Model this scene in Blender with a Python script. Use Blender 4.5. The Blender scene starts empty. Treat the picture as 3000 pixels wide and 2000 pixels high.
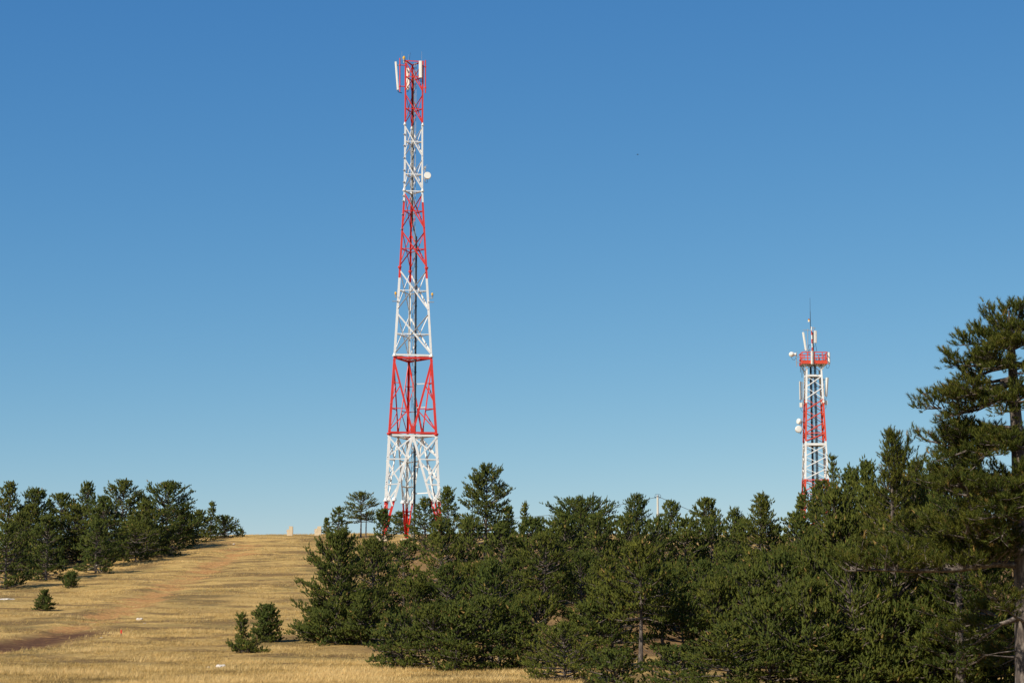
import bpy, math, numpy as np
from mathutils import Vector, noise as mnoise

R = math.radians
sc = bpy.context.scene
# ------------------------------------------------------------------ camera
FPX = 6000.0            # focal length in pixels of the 3000 px wide photograph
PITCH = math.atan(850.0 / FPX)
cam_d = bpy.data.cameras.new('camera')
cam_d.sensor_width = 36.0
cam_d.lens = 36.0 * FPX / 3000.0
cam_d.clip_start = 0.5
cam_d.clip_end = 20000
cam = bpy.data.objects.new('camera', cam_d)
sc.collection.objects.link(cam)
cam.location = (0, 0, 0)
cam.rotation_euler = (math.pi / 2 + PITCH, 0, 0)
sc.camera = cam
# ------------------------------------------------------------------ sky, sun, exposure
SUN_EL, SUN_AZ = R(44), R(-138)     # azimuth clockwise from +Y (view direction)
EXPOSURE = 0.25
SKY_RESPONSE = ((1.4, 1.32), (.94, .945), (.56, .825))
world = bpy.data.worlds.new('World')
sc.world = world
world.use_nodes = True
wn = world.node_tree.nodes
sky = wn.new('ShaderNodeTexSky')
sky.sky_type = 'NISHITA'
sky.sun_disc = False
sky.sun_elevation = SUN_EL
sky.sun_rotation = SUN_AZ
sky.altitude = 2000
sky.air_density = 1.15
sky.dust_density = 0.05
sky.ozone_density = 5.0
bg = wn['Background']
bg.inputs['Strength'].default_value = 0.09
# even colour response over the whole sky (deeper, more saturated blue overhead)
wl = world.node_tree.links
sep = wn.new('ShaderNodeSeparateColor'); comb = wn.new('ShaderNodeCombineColor')
wl.new(sky.outputs[0], sep.inputs[0])
for ch, (g, a) in enumerate(SKY_RESPONSE):
    pw = wn.new('ShaderNodeMath'); pw.operation = 'POWER'; pw.inputs[1].default_value = g
    ml = wn.new('ShaderNodeMath'); ml.operation = 'MULTIPLY'; ml.inputs[1].default_value = a * 0.09 ** (g - 1) / 2 ** EXPOSURE
    wl.new(sep.outputs[ch], pw.inputs[0]); wl.new(pw.outputs[0], ml.inputs[0]); wl.new(ml.outputs[0], comb.inputs[ch])
wl.new(comb.outputs[0], bg.inputs[0])
sun_d = bpy.data.lights.new('sun', 'SUN')
sun_d.energy = 5.0
sun_d.angle = R(0.53)
sun_d.color = (1.0, 0.915, 0.77)
sun = bpy.data.objects.new('sun', sun_d)
sc.collection.objects.link(sun)
to_sun = Vector((math.sin(SUN_AZ) * math.cos(SUN_EL), math.cos(SUN_AZ) * math.cos(SUN_EL), math.sin(SUN_EL)))
sun.rotation_euler = to_sun.to_track_quat('Z', 'Y').to_euler()
sc.cycles.sample_clamp_indirect = 4.0
sc.view_settings.view_transform = 'Standard'
sc.view_settings.look = 'None'
sc.view_settings.exposure = EXPOSURE
sc.view_settings.gamma = 1.0

# ------------------------------------------------------------------ helpers
CP, SP = math.cos(PITCH), math.sin(PITCH)
def at(px, py, Y):
    """world point seen at photo pixel (px, py) at depth Y"""
    x, u = px - 1500.0, 1000.0 - py
    ry = FPX * CP - u * SP
    rz = FPX * SP + u * CP
    return np.array([x * Y / ry, Y, rz * Y / ry])
def m_per_px(py, Y):
    return Y / (FPX * CP - (1000.0 - py) * SP)

_PY = np.array([0, 20, 40, 60, 80, 100, 115, 130, 145, 160, 175, 187, 200, 215, 240, 300, 500, 1500, 6000], float)
_PZ = np.array([-1.8, -1.8, -1.75, -1.48, -0.87, 0.45, 1.68, 3.02, 4.55, 6.15, 7.75, 8.85, 9.25, 9.0, 7.6, 2.0, -25, -90, -160], float)
_ty = np.arange(0, 420, 1.0)
_tz = np.interp(_ty, _PY, _PZ)
_k = np.hanning(17); _k /= _k.sum()
_tz = np.convolve(np.pad(_tz, 8, mode='edge'), _k, mode='valid')
def ground_base(x, y):
    x = np.asarray(x, float); y = np.asarray(y, float)
    z = np.where(y < 410, np.interp(y, _ty, _tz), np.interp(y, _PY, _PZ))
    s = np.clip((y - 100) / 70.0, 0, 1)
    s = s * s * (3 - 2 * s)
    xl = np.clip(-(x + 20), 0, 120)
    xr = np.clip(x - 8, 0, 120)
    return z - s * (0.0042 * xl ** 2 * 60 / (60 + xl)) - s * (0.0012 * xr ** 2 * 60 / (60 + xr))
def ground_z(x, y):
    z = float(ground_base(x, y))
    if 30 < y < 260:
        z += 0.16 * mnoise.noise((x * .11, y * .11, 3.1)) + 0.07 * mnoise.noise((x * .45, y * .45, 7.7)) + 0.03 * mnoise.noise((x * 1.3, y * 1.3, 1.7))
    return z
def on_ground(px, py, ymin=55):
    """first ground point along the pixel ray"""
    for Y in np.arange(ymin, 210, 0.5):
        p = at(px, py, Y)
        if ground_base(p[0], Y) >= p[2]:
            return p[0], Y
    return at(px, py, 187)[0], 187.0

COL = sc.collection
def link(o, parent=None):
    COL.objects.link(o)
    if parent is not None:
        o.parent = parent
    return o
def tag(o, label=None, cat=None, group=None, kind=None):
    if label: o['label'] = label
    if cat: o['category'] = cat
    if group: o['group'] = group
    if kind: o['kind'] = kind
    return o
def root(name, loc, label, cat, group=None):
    o = bpy.data.objects.new(name, None)
    o.empty_display_size = 0.3
    o.location = loc
    link(o)
    return tag(o, label, cat, group)
def tri_mesh(name, V, F, mat, attr=None, smooth=False):
    me = bpy.data.meshes.new(name)
    V = np.ascontiguousarray(V, np.float32); F = np.ascontiguousarray(F, np.int32)
    n = F.shape[1]
    me.vertices.add(len(V)); me.vertices.foreach_set('co', V.ravel())
    me.loops.add(F.size); me.loops.foreach_set('vertex_index', F.ravel())
    me.polygons.add(len(F))
    me.polygons.foreach_set('loop_start', np.arange(0, F.size, n, dtype=np.int32))
    if smooth:
        me.polygons.foreach_set('use_smooth', np.ones(len(F), bool))
    if attr:
        for k, a in attr.items():
            at_ = me.attributes.new(k, 'FLOAT', 'POINT')
            at_.data.foreach_set('value', np.ascontiguousarray(a, np.float32))
    me.update(calc_edges=True)
    if mat: me.materials.append(mat)
    return me
class MB:
    """collects boxes, plates and tubes, builds ONE mesh"""
    def __init__(s): s.v = []; s.f = []; s.m = []; s.n = 0
    def add(s, V, F, m=0):
        s.v += [tuple(map(float, p)) for p in V]
        s.f += [tuple(i + s.n for i in f) for f in F]
        s.m += [m] * len(F)
        s.n += len(V)
        return s
    def frame_box(s, c, ax, ay, az, m=0):
        """box from centre and three half-extent vectors"""
        c, ax, ay, az = map(np.asarray, (c, ax, ay, az))
        V = [c + i * ax + j * ay + k * az for i in (-1, 1) for j in (-1, 1) for k in (-1, 1)]
        F = [(0, 1, 3, 2), (4, 6, 7, 5), (0, 4, 5, 1), (2, 3, 7, 6), (0, 2, 6, 4), (1, 5, 7, 3)]
        if np.dot(np.cross(ax, ay), az) < 0: F = [f[::-1] for f in F]
        return s.add(V, F, m)
    def box(s, c, sx, sy, sz, m=0):
        return s.frame_box(c, (sx / 2, 0, 0), (0, sy / 2, 0), (0, 0, sz / 2), m)
    def plate(s, p0, p1, u, wu, n, wn, m=0):
        """bar p0-p1, width wu along u, thickness wn along n"""
        p0, p1 = np.asarray(p0, float), np.asarray(p1, float)
        return s.frame_box((p0 + p1) / 2, (p1 - p0) / 2, np.asarray(u) * wu / 2, np.asarray(n) * wn / 2, m)
    def tube(s, p0, p1, r0, r1=None, k=10, m=0, caps=True):
        p0, p1 = np.asarray(p0, float), np.asarray(p1, float)
        r1 = r0 if r1 is None else r1
        t = (p1 - p0) / (np.linalg.norm(p1 - p0) + 1e-9)
        a = np.cross(t, (0, 0, 1) if abs(t[2]) < .95 else (1, 0, 0)); a /= np.linalg.norm(a)
        b = np.cross(t, a)
        V = []
        for p, r in ((p0, r0), (p1, r1)):
            V += [p + r * (math.cos(2 * math.pi * i / k) * a + math.sin(2 * math.pi * i / k) * b) for i in range(k)]
        F = [(i, (i + 1) % k, k + (i + 1) % k, k + i) for i in range(k)]
        if caps: F += [tuple(range(k))[::-1], tuple(range(k, 2 * k))]
        return s.add(V, F, m)
    def path(s, pts, r, k=6, m=0):
        for a, b in zip(pts[:-1], pts[1:]): s.tube(a, b, r, r, k, m)
        return s
    def lathe(s, c, axis, prof, k=18, m=0):
        """profile [(t along axis, radius)] around axis"""
        c = np.asarray(c, float); t = np.asarray(axis, float); t /= np.linalg.norm(t)
        a = np.cross(t, (0, 0, 1) if abs(t[2]) < .95 else (1, 0, 0)); a /= np.linalg.norm(a)
        b = np.cross(t, a)
        V = []; F = []
        for d, r in prof:
            V += [c + t * d + r * (math.cos(2 * math.pi * i / k) * a + math.sin(2 * math.pi * i / k) * b) for i in range(k)]
        for j in range(len(prof) - 1):
            F += [(j * k + i, j * k + (i + 1) % k, (j + 1) * k + (i + 1) % k, (j + 1) * k + i) for i in range(k)]
        F += [tuple(range(k))[::-1], tuple(range((len(prof) - 1) * k, len(prof) * k))]
        return s.add(V, F, m)
    def angle(s, p0, p1, nrm, w, th=0.012, mode='in', edge=1, fw=1.0, m=0):
        """L-profile bar: a flat in the plane of the face, and a flange along its upper (edge=1) or lower edge"""
        p0, p1, nrm = (np.asarray(q, float) for q in (p0, p1, nrm))
        t = p1 - p0; t = t / np.linalg.norm(t)
        u = np.cross(t, nrm); u /= np.linalg.norm(u)
        if u[2] < 0: u = -u
        n2 = np.cross(u, t)
        if np.dot(n2, nrm) < 0: n2 = -n2
        s.plate(p0, p1, u, w, n2, th, m)
        sg = -1 if mode == 'in' else 1
        off = u * edge * (w / 2 - th / 2) + n2 * sg * (w * fw / 2 + th / 2)
        s.plate(p0 + off, p1 + off, n2, w * fw, u, th, m)
        return s
    def build(s, name, mats, parent=None, smooth=False, loc=None):
        me = bpy.data.meshes.new(name)
        me.from_pydata(s.v, [], s.f)
        mats = mats if isinstance(mats, (list, tuple)) else [mats]
        for q in mats: me.materials.append(q)
        if len(mats) > 1: me.polygons.foreach_set('material_index', np.array(s.m, np.int32))
        if smooth: me.polygons.foreach_set('use_smooth', np.ones(len(s.f), bool))
        me.update()
        o = bpy.data.objects.new(name, me)
        if loc is not None: o.location = loc
        return link(o, parent)

# ------------------------------------------------------------------ materials
def mat_new(name):
    m = bpy.data.materials.new(name); m.use_nodes = True
    nt = m.node_tree
    return m, nt, nt.nodes['Principled BSDF']
def N(nt, typ, **kw):
    n = nt.nodes.new(typ)
    for k, v in kw.items(): setattr(n, k, v)
    return n
def noise_node(nt, scale, detail=4, rough=.55, vec=None, dist=0):
    n = N(nt, 'ShaderNodeTexNoise')
    n.inputs['Scale'].default_value = scale
    n.inputs['Detail'].default_value = detail
    n.inputs['Roughness'].default_value = rough
    n.inputs['Distortion'].default_value = dist
    if vec: nt.links.new(vec, n.inputs['Vector'])
    return n
def ramp(nt, inp, stops):
    r = N(nt, 'ShaderNodeValToRGB')
    el = r.color_ramp.elements
    while len(el) < len(stops): el.new(0.5)
    for e, (p, c) in zip(el, stops):
        e.position = p; e.color = (c, c, c, 1) if isinstance(c, (int, float)) else (*c, 1)
    nt.links.new(inp, r.inputs[0])
    return r
def mixc(nt, fac, a, b, typ='MIX'):
    n = N(nt, 'ShaderNodeMix', data_type='RGBA', blend_type=typ)
    for s, v in ((n.inputs[0], fac), (n.inputs[6], a), (n.inputs[7], b)):
        if isinstance(v, (int, float)): s.default_value = v
        elif isinstance(v, tuple): s.default_value = (*v, 1)
        else: nt.links.new(v, s)
    return n.outputs[2]
def paint(name, col, rough=.45, wear=(.3, .24, .2), amount=.25, scale=3.0, metal=0.0):
    m, nt, b = mat_new(name)
    tc = N(nt, 'ShaderNodeTexCoord')
    n1 = noise_node(nt, scale, 5, .65, tc.outputs['Object'])
    r1 = ramp(nt, n1.outputs[0], [(.55, 0.0), (.75, amount)])
    n2 = noise_node(nt, scale * .3, 3, .5, tc.outputs['Object'])
    r2 = ramp(nt, n2.outputs[0], [(.3, tuple(c * .86 for c in col)), (.7, col)])
    nt.links.new(mixc(nt, r1.outputs[0], r2.outputs[0], wear), b.inputs['Base Color'])
    b.inputs['Roughness'].default_value = rough
    b.inputs['Metallic'].default_value = metal
    return m
M_red = paint('tower_red_paint', (.66, .035, .022), .5, (.4, .1, .07), .3)
M_white = paint('tower_white_paint', (.8, .79, .76), .5, (.5, .46, .4), .3)
M_orange = paint('platform_orange_red_paint', (.66, .07, .03), .5, (.4, .1, .07), .3)
M_galv = paint('galvanised_steel', (.36, .37, .38), .45, (.2, .19, .18), .4, 6, .3)
M_cable = paint('black_cable', (.025, .026, .03), .5, (.08, .08, .08), .3)
M_panel = paint('antenna_radome_plastic', (.78, .76, .69), .4, (.6, .58, .5), .2)
M_panel_shade = paint('antenna_shaded_back', (.5, .51, .5), .5)  # darker grey paints in the shade on a panel seen from behind
M_yellow = paint('beacon_yellow_lens', (.75, .42, .02), .25)
M_beacon = paint('beacon_red_lens', (.35, .03, .02), .25)
M_concrete = paint('concrete', (.64, .52, .35), .9, (.36, .27, .19), .5, 2.5)
M_polec = paint('pole_concrete', (.62, .58, .48), .85, (.4, .36, .3), .4, 2.5)
M_rock = paint('limestone', (.62, .57, .5), .9, (.35, .3, .25), .7, 5)
M_stake = paint('marker_red_paint', (.7, .05, .02), .5)
M_bird = paint('bird_feathers', (.03, .03, .03), .7)

def bark_material():
    m, nt, b = mat_new('pine_bark')
    tc = N(nt, 'ShaderNodeTexCoord')
    mp = N(nt, 'ShaderNodeMapping'); mp.inputs['Scale'].default_value = (9, 9, 2.4)
    nt.links.new(tc.outputs['Object'], mp.inputs[0])
    n = noise_node(nt, 1.6, 6, .65, mp.outputs[0])
    c = ramp(nt, n.outputs[0], [(.32, (.03, .022, .018)), (.5, (.09, .07, .057)), (.68, (.24, .2, .165))])
    nt.links.new(c.outputs[0], b.inputs['Base Color'])
    b.inputs['Roughness'].default_value = .95
    bp = N(nt, 'ShaderNodeBump'); bp.inputs['Strength'].default_value = .8; bp.inputs['Distance'].default_value = .03
    nt.links.new(n.outputs[0], bp.inputs['Height']); nt.links.new(bp.outputs[0], b.inputs['Normal'])
    return m
M_bark = bark_material()
def needle_material(name, c_dark, c_light, c_tip):
    m, nt, b = mat_new(name)
    av = N(nt, 'ShaderNodeAttribute', attribute_name='tint')
    ae = N(nt, 'ShaderNodeAttribute', attribute_name='young')
    oi = N(nt, 'ShaderNodeObjectInfo')
    tc = N(nt, 'ShaderNodeTexCoord')
    nz = noise_node(nt, .9, 3, .5, tc.outputs['Object'])
    base = mixc(nt, av.outputs['Fac'], c_dark, c_light)
    big = ramp(nt, nz.outputs[0], [(.35, (.78, .84, .8)), (.65, (1.18, 1.08, .9))])
    base = mixc(nt, 1.0, base, big.outputs[0], 'MULTIPLY')
    obj = ramp(nt, oi.outputs['Random'], [(0, (.84, .92, .92)), (.5, (1.0, 1.0, 1.0)), (1, (1.14, 1.05, .88))])
    base = mixc(nt, 1.0, base, obj.outputs[0], 'MULTIPLY')
    f = N(nt, 'ShaderNodeMath', operation='MINIMUM'); nt.links.new(ae.outputs['Fac'], f.inputs[0]); f.inputs[1].default_value = 1.0
    base = mixc(nt, f.outputs[0], base, c_tip)
    nt.links.new(base, b.inputs['Base Color'])
    b.inputs['Roughness'].default_value = .6
    b.inputs['Specular IOR Level'].default_value = .12
    tr = N(nt, 'ShaderNodeBsdfTranslucent'); nt.links.new(base, tr.inputs['Color'])
    mx = N(nt, 'ShaderNodeMixShader'); mx.inputs[0].default_value = .09
    nt.links.new(b.outputs[0], mx.inputs[1]); nt.links.new(tr.outputs[0], mx.inputs[2])
    nt.links.new(mx.outputs[0], nt.nodes['Material Output'].inputs['Surface'])
    return m
M_needle = needle_material('pine_needles', (.026, .039, .006), (.088, .1, .016), (.24, .15, .045))
M_needle_y = needle_material('young_pine_needles', (.07, .084, .012), (.155, .165, .03), (.38, .29, .09))

def ground_material():
    m, nt, b = mat_new('dry_hillside')
    tc = N(nt, 'ShaderNodeTexCoord')
    ob = tc.outputs['Object']
    # streaky cover: patches are a little longer across the slope
    mp = N(nt, 'ShaderNodeMapping'); mp.inputs['Scale'].default_value = (.72, 1.0, 1.0)
    nt.links.new(ob, mp.inputs[0])
    n_big = noise_node(nt, .16, 5, .6, mp.outputs[0], .6)
    n_mid = noise_node(nt, .34, 6, .65, mp.outputs[0], .4)
    n_fine = noise_node(nt, 7.0, 6, .7, ob)
    n_green = noise_node(nt, .35, 4, .6, mp.outputs[0], .3)
    straw = ramp(nt, n_fine.outputs[0], [(.25, (.27, .165, .05)), (.5, (.52, .34, .115)), (.75, (.72, .5, .2))])
    dark = ramp(nt, n_fine.outputs[0], [(.3, (.085, .055, .024)), (.7, (.28, .175, .07))])
    green = ramp(nt, n_fine.outputs[0], [(.3, (.12, .105, .036)), (.7, (.28, .23, .085))])
    f_dark = ramp(nt, n_mid.outputs[0], [(.47, 0.0), (.58, .9)])
    col = mixc(nt, f_dark.outputs[0], straw.outputs[0], dark.outputs[0])
    f_green = ramp(nt, n_green.outputs[0], [(.5, 0.0), (.66, .5)])
    col = mixc(nt, f_green.outputs[0], col, green.outputs[0])
    f_big = ramp(nt, n_big.outputs[0], [(.45, 0.0), (.65, .45)])
    col = mixc(nt, f_big.outputs[0], col, dark.outputs[0])
    tr = N(nt, 'ShaderNodeAttribute', attribute_name='track')
    n_tr = noise_node(nt, .42, 10, .82, mp.outputs[0], .5)
    mul = N(nt, 'ShaderNodeMath', operation='MULTIPLY_ADD')
    nt.links.new(n_tr.outputs[0], mul.inputs[0]); mul.inputs[1].default_value = 4.4
    sub = N(nt, 'ShaderNodeMath', operation='SUBTRACT'); nt.links.new(tr.outputs['Fac'], sub.inputs[0]); sub.inputs[1].default_value = 2.56
    nt.links.new(sub.outputs[0], mul.inputs[2])
    f_tr = ramp(nt, mul.outputs[0], [(.42, 0.0), (.62, .92)])
    dirt = ramp(nt, n_fine.outputs[0], [(.28, (.17, .072, .026)), (.5, (.44, .225, .08)), (.72, (.7, .4, .16))])
    col = mixc(nt, f_tr.outputs[0], col, dirt.outputs[0])
    mu = N(nt, 'ShaderNodeAttribute', attribute_name='mud')
    mudc = ramp(nt, n_fine.outputs[0], [(.3, (.06, .03, .016)), (.7, (.17, .085, .045))])
    n_m2 = noise_node(nt, 1.5, 5, .7, mp.outputs[0])
    mm = N(nt, 'ShaderNodeMath', operation='MULTIPLY'); nt.links.new(mu.outputs['Fac'], mm.inputs[0])
    r_m2 = ramp(nt, n_m2.outputs[0], [(.3, .3), (.45, 1.0)]); nt.links.new(r_m2.outputs[0], mm.inputs[1])
    col = mixc(nt, mm.outputs[0], col, mudc.outputs[0])
    li = N(nt, 'ShaderNodeAttribute', attribute_name='litter')
    litc = ramp(nt, n_fine.outputs[0], [(.3, (.09, .05, .024)), (.7, (.25, .14, .06))])
    lm = N(nt, 'ShaderNodeMath', operation='MULTIPLY'); nt.links.new(li.outputs['Fac'], lm.inputs[0]); lm.inputs[1].default_value = .75
    col = mixc(nt, lm.outputs[0], col, litc.outputs[0])
    nt.links.new(col, b.inputs['Base Color'])
    b.inputs['Roughness'].default_value = 1.0
    b.inputs['Specular IOR Level'].default_value = .1
    n_b = noise_node(nt, 4.0, 8, .75, ob)
    bp = N(nt, 'ShaderNodeBump'); bp.inputs['Strength'].default_value = .9; bp.inputs['Distance'].default_value = .18
    nt.links.new(n_b.outputs[0], bp.inputs['Height']); nt.links.new(bp.outputs[0], b.inputs['Normal'])
    return m
M_ground = ground_material()
def grass_material():
    m, nt, b = mat_new('dry_grass')
    av = N(nt, 'ShaderNodeAttribute', attribute_name='tint')
    c = ramp(nt, av.outputs['Fac'], [(0, (.13, .105, .04)), (.3, (.32, .21, .07)), (.65, (.57, .385, .13)), (1, (.82, .6, .265))])
    nt.links.new(c.outputs[0], b.inputs['Base Color'])
    b.inputs['Roughness'].default_value = .7
    b.inputs['Specular IOR Level'].default_value = .25
    tr = N(nt, 'ShaderNodeBsdfTranslucent'); nt.links.new(c.outputs[0], tr.inputs['Color'])
    mx = N(nt, 'ShaderNodeMixShader'); mx.inputs[0].default_value = .3
    nt.links.new(b.outputs[0], mx.inputs[1]); nt.links.new(tr.outputs[0], mx.inputs[2])
    nt.links.new(mx.outputs[0], nt.nodes['Material Output'].inputs['Surface'])
    return m
M_grass = grass_material()

# ------------------------------------------------------------------ ground
track_px = [(-90, 1925), (0, 1893), (110, 1868), (215, 1842), (330, 1795), (470, 1735), (560, 1692), (640, 1648), (700, 1610), (740, 1582)]
TRACK = np.array([on_ground(*q) for q in track_px])
track2_px = [(130, 1880), (260, 1830), (360, 1790)]
def dist_poly(P, poly):
    d = np.full(len(P), 1e9)
    for a, b in zip(poly[:-1], poly[1:]):
        ab = b - a
        t = np.clip(((P - a) @ ab) / (ab @ ab), 0, 1)
        d = np.minimum(d, np.linalg.norm(P - (a + t[:, None] * ab), axis=1))
    return d
MUD = np.array([on_ground(*q) for q in [(-60, 1900), (40, 1884), (130, 1866), (215, 1852)]])
def build_ground():
    xs = np.concatenate([[-6000, -2500, -1000, -450, -220, -140, -100], np.arange(-80, 60.1, 0.75), [75, 100, 140, 220, 450, 1000, 2500, 6000]])
    ys = np.concatenate([[-1500, -500, -150, -50, 0, 20, 35], np.arange(45, 110, 0.55), np.arange(110, 205, .75), np.arange(205, 260, 4), [280, 320, 380, 450, 600, 900, 1500, 3000, 6000]])
    X, Y = np.meshgrid(xs, ys)
    x, y = X.ravel(), Y.ravel()
    z = np.array([ground_z(a, b) for a, b in zip(x, y)])
    P = np.stack([x, y], 1)
    d = dist_poly(P, TRACK)
    along = np.clip((y - 150) / 30, 0, 1)
    track = np.clip(1.1 - d / (2.6 + 3.2 * along), 0, 1) * (1 - .32 * along)
    mud = np.clip(1.5 - dist_poly(P, MUD) / 1.6, 0, 1)
    # wheel ruts sink a little
    z -= .12 * np.clip(1 - d / 1.5, 0, 1) + .1 * mud
    px = 1500 + x / np.maximum(y, 1) * FPX
    litter = np.clip((px - 980) / 160, 0, 1) * np.clip((y - 74) / 6, 0, 1) * np.clip((172 - y) / 10, 0, 1)
    nx, ny = len(xs), len(ys)
    i = np.arange(nx * ny).reshape(ny, nx)
    F = np.stack([i[:-1, :-1], i[:-1, 1:], i[1:, 1:], i[1:, :-1]], -1).reshape(-1, 4)
    me = tri_mesh('ground', np.stack([x, y, z], 1), F, M_ground, {'track': track, 'mud': mud, 'litter': litter}, True)
    o = bpy.data.objects.new('ground', me)
    tag(link(o), 'dry golden grass hillside with a reddish dirt track', None, None, 'structure')
build_ground()

def build_grass():
    rng = np.random.default_rng(5)
    n0 = 185000
    # even in picture space along depth, so far slopes get fewer, near ones more
    Y = 58 + (rng.random(n0) ** 1.25) * 134
    pxs = rng.uniform(-120, 1700, n0)
    X = (pxs - 1500) / FPX * Y
    P = np.stack([X, Y], 1)
    dt = dist_poly(P, TRACK); dm = dist_poly(P, MUD)
    keep = np.ones(n0, bool)
    dens = np.array([mnoise.noise((a * .27, b * .42, 11.0)) + .45 * mnoise.noise((a * .7, b * 1.1, 2.0)) + .5 * mnoise.noise((a * .09, b * .14, 4.0)) for a, b in P])
    pr = np.clip(.45 + dens * 1.5, .05, 1)
    tn = np.array([mnoise.noise((a * .5, b * .9, 21.0)) for a, b in P])
    pr *= np.where((dt < 2.6) & (tn + .4 * (1 - dt / 2.6) > .2), .1, 1)
    pr *= 1 * np.clip((dm - 1.0) / 1.5, .03, 1)
    # thicker at the foot of the slope
    pr = np.clip(pr + .55 * np.clip((76 - Y) / 10, 0, 1), 0, 1)
    pr[pxs > 1150] *= np.where(Y[pxs > 1150] > 74, .15, 1)
    keep = rng.random(n0) < pr
    X, Y, dens, pr = X[keep], Y[keep], dens[keep], pr[keep]
    n = len(X)
    Z = np.array([ground_z(a, b) for a, b in zip(X, Y)]) - .02
    dtk = dt[keep]; dmk = dm[keep]
    Z -= .12 * np.clip(1 - dtk / 1.5, 0, 1) + .1 * np.clip(1.3 - dmk / 1.5, 0, 1)
    h = (.05 + .09 * np.clip(.5 + dens, 0, 1.2)) * rng.uniform(.6, 1.4, n) + .05 * np.clip((78 - Y) / 12, 0, 1) * rng.uniform(.3, 1.3, n)
    k = 5
    tint = np.clip(.5 + .62 * dens + rng.normal(0, .14, n) + .2 * np.clip((74 - Y) / 10, 0, 1), 0, 1)
    a = rng.uniform(0, 2 * np.pi, (n, k)); r = rng.uniform(0, .09, (n, k))
    bx = X[:, None] + r * np.cos(a); by = Y[:, None] + r * np.sin(a); bz = np.repeat(Z[:, None], k, 1)
    hh = h[:, None] * rng.uniform(.5, 1.15, (n, k))
    la = rng.uniform(0, 2 * np.pi, (n, k)); ln = hh * rng.uniform(.1, .9, (n, k))
    tx = bx + ln * np.cos(la) + .03; ty = by + ln * np.sin(la); tz = bz + hh
    w = rng.uniform(.004, .011, (n, k)); wa = rng.uniform(0, np.pi, (n, k))
    V = np.stack([np.stack([bx - w * np.cos(wa), by - w * np.sin(wa), bz], -1),
                  np.stack([bx + w * np.cos(wa), by + w * np.sin(wa), bz], -1),
                  np.stack([tx, ty, tz], -1)], 2).reshape(-1, 3)
    F = np.arange(len(V)).reshape(-1, 3)
    t = np.clip(tint[:, None] + rng.normal(0, .1, (n, k)), 0, 1)
    T = np.repeat(t.reshape(-1), 3)
    me = tri_mesh('dry_grass', V, F, M_grass, {'tint': T})
    tag(link(bpy.data.objects.new('dry_grass', me)), 'dry golden grass tufts covering the hillside', 'grass', None, 'stuff')
build_grass()

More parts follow.
